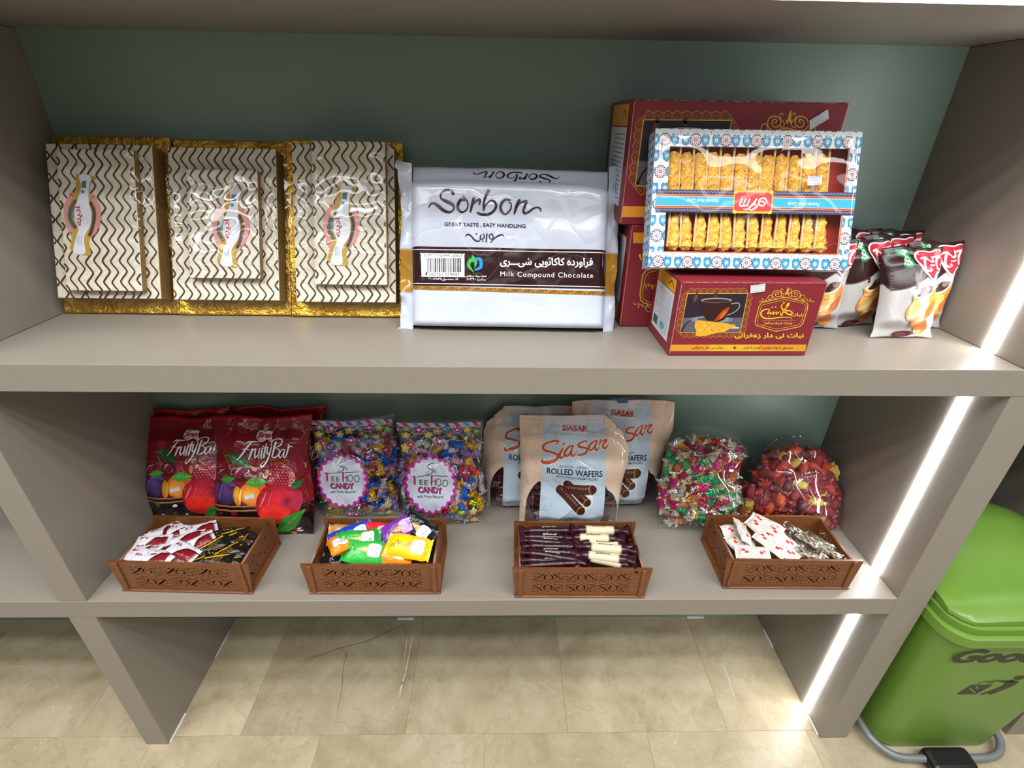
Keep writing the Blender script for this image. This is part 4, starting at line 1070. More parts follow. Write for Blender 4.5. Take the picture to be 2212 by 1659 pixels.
# ---------------------------------------------------------------- red fruit bar bags
def script_fruity(P, col, lay, off=(0, 0), w=1.0):
    def S(pts, wd):
        P.stroke([(x+off[0], y+off[1]) for x, y in pts], [a*w for a in wd] if isinstance(wd, list) else wd*w, col, lay, n=5)
    S([(520, 420), (560, 392), (620, 388), (688, 386)], [8, 20, 18, 8]); S([(600, 392), (545, 470), (492, 560), (448, 618)], [18, 22, 22, 8]); S([(500, 488), (540, 478), (585, 492)], [6, 14, 6])
    S([(612, 478), (596, 540), (578, 604)], [16, 22, 16]); S([(596, 545), (622, 492), (645, 480), (640, 505)], [6, 14, 18, 6])
    S([(660, 472), (640, 545), (650, 590), (688, 540), (708, 466)], [14, 20, 20, 8, 12]); S([(706, 470), (690, 560), (702, 600)], [16, 22, 6])
    S([(742, 462), (722, 560), (728, 606)], [16, 22, 8]); P.ell(752+off[0], 440+off[1], 9*w, 9*w, col, lay, n=10)
    S([(795, 402), (770, 500), (752, 590), (776, 560)], [14, 22, 20, 4]); S([(742, 470), (790, 448), (828, 440)], [4, 14, 6])
    S([(812, 452), (796, 520), (812, 540), (850, 480), (862, 440)], [14, 20, 16, 8, 12]); S([(858, 450), (820, 570), (780, 660), (742, 702), (728, 676), (770, 630)], [14, 22, 20, 16, 10, 4])
    S([(915, 372), (890, 470), (862, 570)], [16, 24, 18]); S([(868, 430), (866, 370), (920, 338), (985, 350), (978, 410), (915, 452), (960, 478), (950, 540), (890, 582), (852, 560)], [8, 12, 14, 18, 16, 10, 16, 20, 16, 6])
    S([(1030, 470), (990, 476), (958, 545), (974, 578), (1010, 530), (1035, 462), (1018, 550), (1034, 576)], [12, 14, 20, 18, 10, 12, 20, 6])
    S([(1085, 398), (1072, 480), (1050, 564)], [12, 22, 16]); S([(1062, 510), (1090, 440), (1118, 420), (1135, 440)], [6, 14, 12, 4])
def leaf(P, a, b, wd, col, vein, lay):
    mx, my = (a[0]+b[0])/2, (a[1]+b[1])/2; dx, dy = b[0]-a[0], b[1]-a[1]; L = math.hypot(dx, dy); nx, ny = -dy/L*wd, dx/L*wd
    P.curve([a, (a[0]+dx*.25+nx*.8, a[1]+dy*.25+ny*.8), (mx+nx, my+ny), (a[0]+dx*.8+nx*.5, a[1]+dy*.8+ny*.5), b, (a[0]+dx*.8-nx*.5, a[1]+dy*.8-ny*.5), (mx-nx, my-ny), (a[0]+dx*.25-nx*.8, a[1]+dy*.25-ny*.8)], col, lay)
    P.stroke([a, (mx, my), b], max(3, wd*.08), vein, lay+1)
    for t in (.25, .45, .65):
        c = (a[0]+dx*t, a[1]+dy*t)
        for s in (-1, 1): P.stroke([c, (c[0]+dx*.14+s*nx*.6, c[1]+dy*.14+s*ny*.6)], 3, vein, lay+1, n=1, cap=False)
def fruity_art(P, seed):
    P.sub(450, 890, 5.926); rnd = random.Random(seed)
    # dark window with sweets showing at the foot
    P.curve([(60, 1210), (250, 1190), (500, 1180), (720, 1200), (1240, 1180), (1320, 1640), (700, 1660), (80, 1650)], '#1a0c10', 1)
    for k in range(30):
        x, y = rnd.uniform(90, 1280), rnd.uniform(1270, 1620); c = rnd.choice(('#6d1620', '#9c2430', '#3b1420', '#5c7a1a', '#c98a2a', '#d8d2cc', '#2c1830', '#7c1c28'))
        a = rnd.uniform(0, 3); l = rnd.uniform(26, 50); P.poly([(x+l*math.cos(a+q), y+l*.7*math.sin(a+q)) for q in (0, .9, 1.9, 3.1, 4.2, 5.4)], c, 2)
    # oval mark
    P.curve([(650, 262), (720, 238), (790, 246), (845, 250), (838, 310), (862, 345), (850, 382), (790, 352), (720, 386), (650, 352), (634, 318)], '#f0e8ea', 3)
    P.curve([(650, 326), (700, 360), (770, 344), (838, 350), (846, 368), (780, 338), (720, 370), (660, 350)], '#c4303c', 4)
    P.text('Siras', (652, 332), (832, 326), 62, '#b81c2c', 4, bold=.04, shear=.2); P.curve([(690, 252), (740, 244), (770, 256), (720, 262)], '#3f8a34', 4)
    script_fruity(P, '#3a0a10', 5, (5, 7)); script_fruity(P, '#f4f1f6', 6)
    P.text('Fresh', (830, 640), (945, 600), 44, '#a8701e', 4, shear=.5, bold=.01); P.text('& Delicious', (845, 690), (1040, 650), 40, '#a8701e', 4, shear=.5, bold=.01)
    leaf(P, (318, 552), (610, 690), 70, '#1f5a2a', '#4a8a4a', 2); leaf(P, (262, 578), (350, 560), 16, '#3f7a34', '#5c9a4a', 2)
    P.stroke([(300, 580), (345, 660), (385, 740), (400, 800)], [5, 9, 9, 7], '#6d8a34', 4); P.stroke([(340, 570), (400, 640), (430, 700)], [4, 8, 7], '#6d8a34', 4)
    P.ell(505, 790, 105, 92, '#8c1f34', 3, edge='#3f0a18', hl=(-.3, -.4)); P.stroke([(440, 790), (470, 740), (505, 718)], [6, 26, 6], '#d98a96', 4)
    P.ell(250, 790, 78, 66, '#8a1c34', 3, edge='#4a0c1a', hl=(-.2, -.3)); P.stroke([(200, 810), (235, 760), (300, 740)], [5, 20, 5], '#c87a8c', 4); P.ell(375, 700, 72, 56, '#92283c', 3, edge='#4a0c1a', hl=(.1, -.3))
    for k in range(30):
        P.ell(rnd.uniform(180, 590), rnd.uniform(680, 850), 5, 4, '#e8c8cc', 5, n=6)
    P.ell(165, 1030, 130, 145, '#5a3f7c', 3, edge='#241638', hl=(.2, -.4)); P.ell(320, 1040, 135, 150, '#6a4a8c', 4, edge='#281a40', hl=(-.15, -.45)); P.stroke([(205, 1130), (215, 1030), (260, 940), (330, 905)], [4, 9, 9, 4], '#8f78b0', 5)
    P.curve([(250, 915), (340, 880), (420, 890), (450, 940), (360, 935)], '#59457c', 5)
    leaf(P, (245, 872), (442, 838), 46, '#2f8a2c', '#7cc05a', 6)
    P.ell(470, 1060, 55, 125, '#f0b02c', 5, edge='#c47a18', hl=(-.2, -.2)); P.ell(655, 1030, 165, 150, '#f2b43a', 6, edge='#d8641c', hl=(-.55, .1)); P.curve([(700, 905), (800, 900), (830, 960), (800, 1080), (730, 1130), (740, 1000)], '#e0522a', 7); P.stroke([(520, 970), (500, 1060), (500, 1165)], [8, 22, 8], '#f6d27a', 7)
    leaf(P, (580, 888), (836, 880), 62, '#3f9a2c', '#8ac85a', 8)
    P.poly([(790, 735), (830, 730), (840, 790), (820, 850), (785, 820)], '#b8864a', 5)
    P.curve([(850, 740), (950, 690), (1080, 650), (1140, 690), (1170, 800), (1150, 900), (1080, 980), (900, 930), (840, 890)], '#8f1a30', 5)
    for i in range(8):
        for j in range(8):
            x, y = 860+i*42+(j % 2)*20, 690+j*36
            if (x-1000)**2/155**2+(y-820)**2/140**2 < 1: P.ell(x, y, 19, 15, '#d84a5e', 6, edge='#9c1c34', n=10, hl=(-.2, -.3), rings=2); P.ell(x-4, y-5, 5, 4, '#f2c8cc', 7, n=6)
    P.curve([(1110, 760), (1160, 770), (1175, 860), (1120, 940), (1080, 980), (1100, 880)], '#e0a08a', 6)
    leaf(P, (1120, 985), (1250, 860), 46, '#1f6a38', '#4a9a5a', 7)
    P.ell(960, 1160, 265, 262, '#d8283a', 8, edge='#9c1420', hl=(.0, -.25), n=36, rings=4); P.curve([(1040, 960), (1080, 990), (1150, 1000), (1228, 1015), (1230, 1180), (1170, 1260), (1080, 1100)], '#b42c48', 9)
    P.curve([(740, 1250), (820, 1160), (1000, 1180), (1100, 1270), (1010, 1410), (880, 1430), (780, 1370)], '#d42c20', 9); P.ell(1070, 1130, 70, 90, '#7c1224', 10, rot=.4, edge='#b42c48')
    P.stroke([(820, 1010), (780, 1100), (740, 1200)], [6, 18, 6], '#e87a86', 10); P.stroke([(900, 1000), (860, 1110), (840, 1180)], [4, 10, 4], '#e05a6a', 10)
    leaf(P, (895, 1560), (1262, 1262), 92, '#2f7a2c', '#6aac4a', 11)
    for y in (1200, 1252): P.stroke([(112, y), (300, y+4), (520, y-10), (706, y-22)], 20, '#8a5a34', 4); P.stroke([(120, y-4), (400, y-4), (690, y-26)], 5, '#b98a5a', 5)
def make_fruity(loc, tilt, yaw, w, h, seed, label, art=True, t=.034):
    r = empty('fruit_candy_bag', loc, rot_of(tilt, yaw), label, 'sweets', 'dark red fruit sweet bags at the left end of the lower shelf')
    B = Bag(w, h, t if art else .014, prof=[(0, 0), (.05, .35), (.2, .95), (.45, 1), (.75, .55), (.92, .06), (1, 0)], seed=seed, wr=.005, back=.5, cre=2.6,
            top=[(-1, .0), (-.4, .003), (0, -.003), (.5, .002), (1, .008)], bot=[(-1, .004), (0, .001), (.5, .0), (1, .003)], left=[(0, -.004), (.3, .002), (.7, -.004), (1, .003)], right=[(0, .002), (.2, .005), (.7, -.004), (1, .004)])
    B.body('pouch', r, M['film'], nu=40, nv=44, colf=lambda u, v, s: '#a8181c' if v > .965 else ('#80141f' if v > .28 or s > 0 else '#3a0a12'))
    if art:
        fr = homography([(470, 1156), (673, 1162), (676, 895), (459, 906)], w, h)
        P = Print(fr); fruity_art(P, seed)
        P.build('front_print', r, clampf(B), M['film'], .008)
        Q = Print(fr); Q.sub(450, 890, 5.926); price_sticker(Q, [(552, 1056), (672, 1020), (684, 1078), (562, 1108)], lay=13); Q.build('price_sticker', r, clampf(B), M['label'])
    return r
make_fruity((.0895, .214, ZL+.001), .41, 0.0, .206, .245, 1, 'dark red fruit sweet bag at the far left, behind the wrapped chocolate basket')
make_fruity((.268, .176, ZL+.001), .415, -.0115, .2164, .268, 2, 'dark red fruit sweet bag in front, partly overlapping its twin, leaf at its foot')
make_fruity((.075, .326, ZL+.001), .015, 0.02, .20, .236, 3, 'fruit sweet bag hidden at the left corner, only its red top shows', art=False)
make_fruity((.29, .322, ZL+.001), .03, -.02, .206, .243, 4, 'fruit sweet bag behind the front one, its folded red top showing above', art=False)
make_fruity((.335, .298, ZL+.001), .10, .04, .17, .19, 5, 'low dark fruit sweet bag squeezed between the red bags and the flower-printed bag')

# ---------------------------------------------------------------- wrapped sweets
def candy_twist(L, R, seed, body, ends, band=None, seg=9):
    """barrel with two twisted, fanned ends; returns verts, faces, colours"""
    rnd = random.Random(seed); V = []; F = []; C = []
    prof = [(-1.0, 1.45, 1), (-.82, 1.15, 1), (-.66, .32, 1), (-.58, .55, 0), (-.5, .95, 0), (-.44, .98, 0), (.44, .98, 0), (.5, .95, 0), (.58, .55, 0), (.66, .32, 1), (.82, 1.15, 1), (1.0, 1.45, 1)]
    n = len(prof); ce, cb, cd = hx(ends), hx(body), hx(band or body)
    for j, (t, k, e) in enumerate(prof):
        for i in range(seg):
            a = 2*PI*i/seg; q = R*k*(rnd.uniform(.9, 1.1) if not e else (1.15 if i % 2 else .55)*rnd.uniform(.8, 1.2))
            fl = .35 if e and abs(t) > .7 else 1
            V.append((t*L/2+(rnd.uniform(-.05, .05)*L if abs(t) == 1 else 0), q*math.cos(a)*fl, q*math.sin(a)))
            C.append(ce if e else cd if abs(t) > .45 else cb)
    for j in range(n-1):
        for i in range(seg): a, b = j*seg+i, j*seg+(i+1) % seg; F.append((a, a+seg, b+seg, b))
    return V, F, C
def jelly_chunk(L, R, seed, col, end):
    rnd = random.Random(seed); V = []; F = []; C = []
    prof = [(-1, .9, 1), (-.75, .45, 1), (-.6, .85, 0), (-.2, 1.1, 0), (.25, 1.05, 0), (.6, .8, 0), (.75, .4, 1), (1, .8, 1)]
    for t, k, e in prof:
        for i in range(7):
            a = 2*PI*i/7; q = R*k*rnd.uniform(.8, 1.2)
            V.append((t*L/2, q*math.cos(a)*(.4 if e and abs(t) == 1 else 1), q*math.sin(a))); C.append(hx(end if e else mixc(col, '#000000', rnd.uniform(0, .15))))
    for j in range(len(prof)-1):
        for i in range(7): a, b = j*7+i, j*7+(i+1) % 7; F.append((a, a+7, b+7, b))
    return V, F, C
def data_mesh(name, vfc, mat, smooth=False):
    o = mesh_obj(name, vfc[0], vfc[1], mat, None, vfc[2], smooth=smooth); me = o.data; bpy.data.objects.remove(o); return me
def fill_bag(B, mtx, meshes, n, rnd, name, labelf, cat, group, vtop, size, under=70, undermat=None, skip=None, v0=.03, ulim=.95, spin=None):
    """lay single sweets just under the front film, and a joined mass of more behind them"""
    pts = []; tries = 0; L = max(v.co.x for v in meshes[0][1].vertices)-min(v.co.x for v in meshes[0][1].vertices); R = max(abs(v.co.z) for v in meshes[0][1].vertices)*.8
    def seat(depth, near):
        u, v = rnd.uniform(-ulim, ulim), rnd.uniform(v0, vtop); p = B.P(u, v, -1)
        a = rnd.uniform(0, 2*PI) if spin is None else rnd.uniform(-spin, spin); dx, dz = math.cos(a)*L*.52, -math.sin(a)*L*.52
        ys = []
        for t in (-1, -.5, 0, .5, 1):
            uu, vv = B.uv(p.x+dx*t, p.z+dz*t)
            if abs(uu) > .96 or vv < .012 or vv > vtop+.04: return None
            ys.append(B.P(uu, vv, -1).y)
        if near and skip and skip(p.x, p.z): return None
        return Vector((p.x, max(ys)+R+depth, p.z)), a
    while len(pts) < n and tries < 9000:
        tries += 1; k = .82 if tries < 4000 else .55
        q = seat(0.0, True)
        if q and all((q[0].x-o[0].x)**2+(q[0].z-o[0].z)**2 > (size*k)**2 for o in pts): pts.append(q)
    for k, (p, a) in enumerate(pts):
        key, me = meshes[rnd.randrange(len(meshes))]
        o = bpy.data.objects.new(name, me); COL.objects.link(o)
        lm = mtx @ Matrix.Translation(p+Vector((0, rnd.uniform(0, .002), 0))) @ Matrix.Rotation(a, 4, 'Y') @ Matrix.Rotation(rnd.uniform(0, 6), 4, 'X')
        lc, rt, _ = lm.decompose(); o.location = lc; o.rotation_euler = rt.to_euler()
        tag(o, labelf(key), cat, group+' '+key)
    if under:
        V = []; F = []; C = []
        for k in range(under):
            q = seat(.007+rnd.uniform(0, .006), False); key, me = meshes[rnd.randrange(len(meshes))]
            if q is None: continue
            lm = Matrix.Translation(q[0]) @ Matrix.Rotation(q[1], 4, 'Y') @ Matrix.Rotation(rnd.uniform(0, 6), 4, 'X')
            b = len(V); cols = me.color_attributes['Col'].data
            for i, vv in enumerate(me.vertices): V.append(lm @ vv.co); C.append(tuple(cols[i].color))
            for f in me.polygons: F.append(tuple(b+i for i in f.vertices))
        lc, rt, _ = mtx.decompose()
        o = mesh_obj(name+'_mass', V, F, undermat or meshes[0][1].materials[0], None, C, loc=lc, rot=rt.to_euler())
        tag(o, labelf('mixed').replace('one ', ''), cat, None, 'stuff')
# ---------------------------------------------------------------- clear flower-printed candy bags
FL = {'m': '#9c2a8a', 'y': '#e2c62a', 'o': '#d8962a', 'b': '#2a8ab4', 'r': '#c42c3c', 'g': '#6aac2a', 'p': '#c23a86'}
FLOWERS = [(315, 335, 92, 'm'), (160, 335, 50, 'g'), (160, 455, 58, 'y'), (235, 568, 52, 'r'), (160, 625, 60, 'y'), (446, 408, 58, 'y'), (565, 332, 64, 'o'), (664, 270, 58, 'b'), (830, 272, 78, 'm'), (738, 365, 50, 'r'), (808, 408, 42, 'g'),
           (972, 258, 62, 'y'), (608, 485, 68, 'm'), (1105, 268, 56, 'g'), (965, 410, 36, 'y'), (1060, 350, 40, 'r'), (850, 320, 40, 'p'), (1130, 160, 44, 'p'), (440, 560, 36, 'g'), (1160, 1370, 56, 'y'), (1090, 1435, 50, 'r'), (1180, 1510, 60, 'o'), (1060, 1510, 44, 'g'), (690, 1500, 62, 'm'), (590, 1490, 40, 'p'),
           (880, 1440, 36, 'g'), (915, 1410, 36, 'y'), (60, 365, 50, 'm'), (340, 1545, 44, 'y')]
def teehoo_art(P):
    P.sub(670, 880, 6.637)
    sx = [(-60, 225), (1180, 90), (1180, 200), (-60, 310)]
    P.poly([(-40, 232), (250, 222), (620, 175), (1150, 50), (1165, 150), (1010, 205), (620, 260), (250, 300), (-40, 300)], '#c4cad6', 1)
    cs = ('#7a4ab0', '#c02a8c', '#4aa8d8', '#c02a8c', '#7a4ab0')
    for k in range(9):
        x = 10+k*135; yb = 300-max(0, x-250)*.155; yt = yb-78
        P.poly([(x-70, yt), (x-8, yt-8), (x+62, yb-10), (x+0, yb)], cs[k % 5], 2)
    for x, y, r_, c in FLOWERS:
        for rr_, col, ly in ((1.0, '#efeaf4', 4), (.86, FL[c], 5)):
            for k in range(5):
                a = k*2*PI/5-.3; P.ell(x+r_*.55*math.cos(a), y+r_*.55*math.sin(a), r_*.44*rr_, r_*.36*rr_, col, ly, rot=a, n=10)
        P.ell(x, y, r_*.26, r_*.26, '#f2eef6', 6, n=10)
    n = 22; cx, cy = 535, 1018
    P.curve([(cx+(352+(20 if k % 2 == 0 else -12))*math.cos(k*PI/n), cy+(345+(20 if k % 2 == 0 else -12))*math.sin(k*PI/n)) for k in range(2*n)], '#bf2f94', 4, n=3)
    P.curve([(cx+(318+(16 if k % 2 == 0 else -14))*math.cos(k*PI/n), cy+(318+(16 if k % 2 == 0 else -14))*math.sin(k*PI/n)) for k in range(2*n)], '#c4c8d8', 5, n=3)
    P.ell(cx, cy, 296, 296, '#c6d4d0', 6, edge='#c3c5d8', n=30)
    P.stroke([(560, 745), (500, 765), (475, 800), (530, 820), (545, 850), (505, 875), (455, 880)], [6, 12, 14, 14, 14, 10, 5], '#4a5560', 7); P.stroke([(470, 875), (530, 800), (600, 862)], [4, 7, 5], '#4a5560', 7); P.stroke([(545, 835), (570, 820), (565, 850), (600, 822)], 6, '#4a5560', 7)
    P.stroke([(362, 912), (520, 888)], 9, '#3f4450', 7, cap=False); P.stroke([(555, 892), (756, 872)], 9, '#3f4450', 7, cap=False)
    P.stroke([(292, 925), (358, 918)], 20, '#a0287c', 7, cap=False); P.stroke([(318, 925), (322, 1032)], 28, '#a0287c', 7, cap=False)
    for x in (385, 450): P.text('E', (x, 1026), (x+48, 1022), 72, '#4a4a60', 7, bold=.015)
    P.stroke([(540, 880), (543, 1022)], 24, '#a0287c', 7, cap=False); P.stroke([(590, 930), (592, 1020)], 13, '#4a4a60', 7, cap=False); P.stroke([(548, 962), (590, 958)], 14, '#a0287c', 7, cap=False)
    for x in (640, 732): P.stroke([(x+34*math.cos(a*PI/8), 965+46*math.sin(a*PI/8)) for a in range(17)], 11, '#4a4a60', 7, n=2)
    P.text('CANDY', (376, 1136), (706, 1108), 76, '#555065', 7, bold=.035); P.text('CANDY', (366, 1130), (696, 1102), 76, '#a42a80', 8, bold=.035)
    P.text('with Fruity Flavored', (360, 1200), (722, 1158), 34, '#2f4a4c', 7, bold=.025)
    for c in ((485, 1258, 46), (590, 1272, 42)):
        for k in (1, .7, .3): P.stroke([(c[0]+c[2]*k*math.cos(a*PI/8), c[1]+c[2]*k*math.sin(a*PI/8)) for a in range(17)], 3.5, '#a9a2b4', 7, n=2)
    for x in (425, 640): P.stroke([(x, 1235), (x-6, 1262), (x+4, 1288)], 3.5, '#a9a2b4', 7)
FOILS = {'blue': '#1a74f0', 'silver': '#eceaf2', 'gold': '#f2c62a', 'pink': '#f2bcd8', 'lilac': '#b89ae0', 'red': '#d83c40', 'lime': '#b8d41c'}
FOIL_ME = [(k, data_mesh('foil_sweet', candy_twist(.030, .0072, i*7+1, c, c), M['foil'])) for i, (k, c) in enumerate(FOILS.items())]
FOIL_W = [FOIL_ME[i] for i in (0, 0, 1, 1, 1, 2, 2, 3, 3, 4, 4, 5, 6)]
def make_teehoo(loc, tilt, yaw, seed, label, side, raise_corner):
    w, h = .190, (.240 if raise_corner else .252)
    rot = rot_of(tilt, yaw); mtx = base_matrix(Vector(loc), tilt, yaw)
    r = empty('flower_candy_bag', loc, rot, label, 'sweets', 'clear flower-printed candy bags on the lower shelf')
    B = Bag(w, h, .042, prof=[(0, 0), (.05, .4), (.2, 1), (.5, .95), (.78, .42), (.93, .05), (1, 0)], seed=seed, wr=.004, back=.45, cre=2.4,
            top=[(-1, .0), (0, .002), (.6, .006), (1, .016 if raise_corner else .004)], left=[(0, -.004), (.4, .006), (.8, -.003), (1, .003)], right=[(0, .004), (.4, .006), (.8, -.002), (1, .0)])
    B.body('pouch', r, M['clear'], nu=40, nv=46)
    P = Print(homography([(690, 1114), (872, 1114), (850, 890), (676, 912)], w, h)); teehoo_art(P)
    up = .016 if raise_corner else .022
    P.build('front_print', r, lambda x, y, l: B.front(x, max(.0005, min(h-.0005, y+up*min(1, y/.05)*min(1, max(0, (h-y)/.06)))), l), M['film'], .008)
    Q = Print(P.fr); Q.sub(670, 880, 6.637); price_sticker(Q, [(245, 838), (365, 795), (392, 845), (280, 912)], ink='#d8d0dc', lay=9); Q.build('price_sticker', r, lambda x, y, l: B.front(x, y+up, l), M['label'])
    cx, cz = P.fr(670+535/6.637, 880+1018/6.637)
    fill_bag(B, mtx, FOIL_W, 66, random.Random(seed), 'foil_sweet', lambda k: 'one %s foil-wrapped sweet inside the %s clear flower-printed bag' % (k, side), 'sweet', 'sweets in the %s flower-printed bag,' % side,   .80, .0185, under=130,
             skip=lambda x, z: (x-cx)**2+(z-cz)**2 < .045**2)
make_teehoo((.4665, .236, ZL+.001), .25, 0.02, 11, 'clear flower-printed candy bag with its top corner raised, beside the red bags', 'left', True)
make_teehoo((.668, .214, ZL+.001), .20, 0.0, 14, 'clear flower-printed candy bag with a flat top, beside the peach wafer bags', 'right', False)

# ---------------------------------------------------------------- peach rolled wafer bags
def siasar_word(P, col, lay, grow=0):
    S = lambda pts, wd: P.stroke(pts, [a+grow for a in wd], col, lay, n=6)
    S([(345, 395), (395, 335), (400, 312), (330, 318), (200, 365), (140, 430), (160, 490), (260, 510), (370, 540), (395, 590), (340, 640), (220, 680), (130, 690), (118, 655), (150, 630)], [4, 26, 36, 40, 44, 46, 44, 38, 42, 50, 56, 58, 46, 24, 6])
    S([(500, 430), (440, 520), (425, 580), (470, 600), (530, 530)], [24, 44, 44, 32, 10]); S([(490, 382), (510, 350)], [34, 34])
    S([(672, 400), (600, 420), (520, 510), (530, 565), (585, 560), (640, 480), (680, 390)], [20, 34, 44, 44, 30, 24, 24]); S([(676, 400), (640, 500), (640, 560), (680, 566), (750, 500)], [26, 40, 42, 30, 8])
    S([(890, 385), (930, 340), (860, 335), (775, 380), (790, 430), (900, 450), (920, 510), (840, 555), (755, 560)], [6, 26, 34, 38, 42, 38, 42, 44, 24]); S([(745, 505), (770, 480)], [8, 10])
    S([(1110, 320), (1040, 345), (965, 420), (960, 480), (1010, 485), (1070, 410), (1105, 310)], [18, 32, 42, 42, 28, 22, 22]); S([(1108, 330), (1075, 430), (1085, 485), (1120, 480), (1160, 420)], [26, 40, 40, 26, 10])
    S([(1180, 300), (1165, 350), (1145, 400)], [20, 36, 20]); S([(1165, 335), (1210, 335), (1275, 305), (1270, 340), (1215, 400), (1225, 455), (1275, 450), (1325, 370)], [10, 26, 34, 34, 36, 38, 30, 6])
def wafer_roll_pic(P, a, b, R, lay):
    dx, dy = b[0]-a[0], b[1]-a[1]; L = math.hypot(dx, dy); ux, uy = dx/L, dy/L; nx, ny = -uy, ux
    P.stroke([a, ((a[0]+b[0])/2, (a[1]+b[1])/2), b], 2*R, '#4a2820', lay); P.stroke([(a[0]-nx*R*.3, a[1]-ny*R*.3), (b[0]-nx*R*.3, b[1]-ny*R*.3)], R*.5, '#7a4a3c', lay+1)
    n = int(L/45)
    for k in range(n):
        t = (k+.4)/n; c = (a[0]+dx*t, a[1]+dy*t)
        P.stroke([(c[0]-nx*R*.8, c[1]-ny*R*.8), (c[0]-ux*12, c[1]-uy*12), (c[0]+nx*R*.85-ux*30, c[1]+ny*R*.85-uy*30)], [2, 9, 2], '#2a1412', lay+2, n=2)
        P.stroke([(c[0]-nx*R*.6+ux*10, c[1]-ny*R*.6+uy*10), (c[0]-nx*R*.1+ux*6, c[1]-ny*R*.1+uy*6)], [3, 12, 3][0:2], '#a9786c', lay+2, n=2)
    rot = math.atan2(uy, ux)
    P.ell(b[0], b[1], R*.72, R*1.08, '#b8964a', lay+3, rot=rot); P.ell(b[0]+ux*8, b[1]+uy*8, R*.68, R*.98, '#5a3020', lay+4, rot=rot, edge='#3a1c14'); P.ell(b[0]+ux*14, b[1]+uy*14, R*.14, R*.2, '#1c0c0a', lay+5, rot=rot)
def siasar_art(P):
    PE = '#e4c9b2'
    P.sub(1000, 840, 3.529)
    top, bot = 160, 1016
    # peach panels with an arched clear window at the foot
    P.poly(crom([(400, top), (600, top), (600, 640), (560, 660), (510, 720), (475, 800), (462, 900), (456, 1075), (400, 1075)], 4), PE, 1)
    P.poly(crom([(1080, top), (1330, top), (1300, 500), (1260, 800), (1250, 1075), (1206, 1075), (1190, 890), (1150, 780), (1085, 700), (1080, 500)], 4), PE, 1)
    P.stroke([(420, 196), (800, 205), (1290, 196)], 3, '#c9a284', 2); P.stroke([(420, 206), (800, 214), (1290, 206)], 2, '#e8cdb4', 2)
    zig = []
    for k in range(33): zig.append((1060-k*15.3, 1010-(44*k/33)*0-(k % 2)*11))
    P.poly([(588, 226), (1100, 230), (1082, 700), (1060, 1000)]+zig+[(566, 965)], '#bccddb', 2)
    P.poly([(588, 160), (1104, 160), (1100, 232), (588, 228)], '#d3d0d4', 2)
    P.sub(1150, 900, 7.9)
    P.poly([(476, 160), (940, 180), (938, 204), (472, 178)], '#e9e6ea', 3); P.text('SIASAR', (478, 140), (945, 172), 86, '#c23a22', 4, bold=.035)
    siasar_word(P, '#e6e2e6', 3, 24); siasar_word(P, '#c4501a', 5)
    P.text('GLAZED  CRISPY', (418, 748), (936, 776), 34, '#2c3a5c', 4, bold=.01, spacing=1.25); P.text('ROLLED WAFERS', (196, 850), (1174, 905), 92, '#1d2044', 4, bold=.02)
    P.text('WITH COCOA CREAMY FILLING', (362, 922), (1084, 962), 40, '#2c3a5c', 4, bold=.01)
    P.curve([(350, 1110), (450, 1060), (480, 980), (580, 965), (680, 1020), (980, 1000), (1065, 1060), (1065, 1170), (1010, 1240), (1000, 1380), (900, 1460), (860, 1530), (760, 1565), (600, 1440), (400, 1200)], '#dfe2ea', 3)
    wafer_roll_pic(P, (560, 1040), (900, 1340), 72, 5); wafer_roll_pic(P, (440, 1140), (790, 1480), 78, 11); wafer_roll_pic(P, (560, 1120), (985, 1110), 84, 17)
    P.sub(1000, 840, 3.529)
    for R_, w_ in ((78, 5), (50, 4)): P.stroke([(804+R_*math.cos(a*PI/12), 975+R_*.82*math.sin(a*PI/12)) for a in range(25)], w_, '#8d8a94', 4, n=2)
    for k in range(14):
        a = PI+k*PI/13; P.stroke([(804+62*math.cos(a), 975+52*math.sin(a)), (804+68*math.cos(a), 975+57*math.sin(a))], 5, '#8d8a94', 4, n=1, cap=False)
    P.text('65', (772, 986), (832, 990), 42, '#6a3a44', 5, bold=.01); P.text('PIECES', (770, 1005), (836, 1010), 14, '#7a7680', 5, bold=.03)
def m_rollwrap(): return data_mesh('wrapped_wafer', candy_twist(.105, .0075, 3, '#3a1218', '#5c1c28', '#3a1218', 8), M['wrapper'])
ROLL_ME = [('dark', m_rollwrap()), ('dark', data_mesh('wrapped_wafer', candy_twist(.105, .0075, 9, '#240a10', '#561c28', '#240a10', 8), M['wrapper']))]
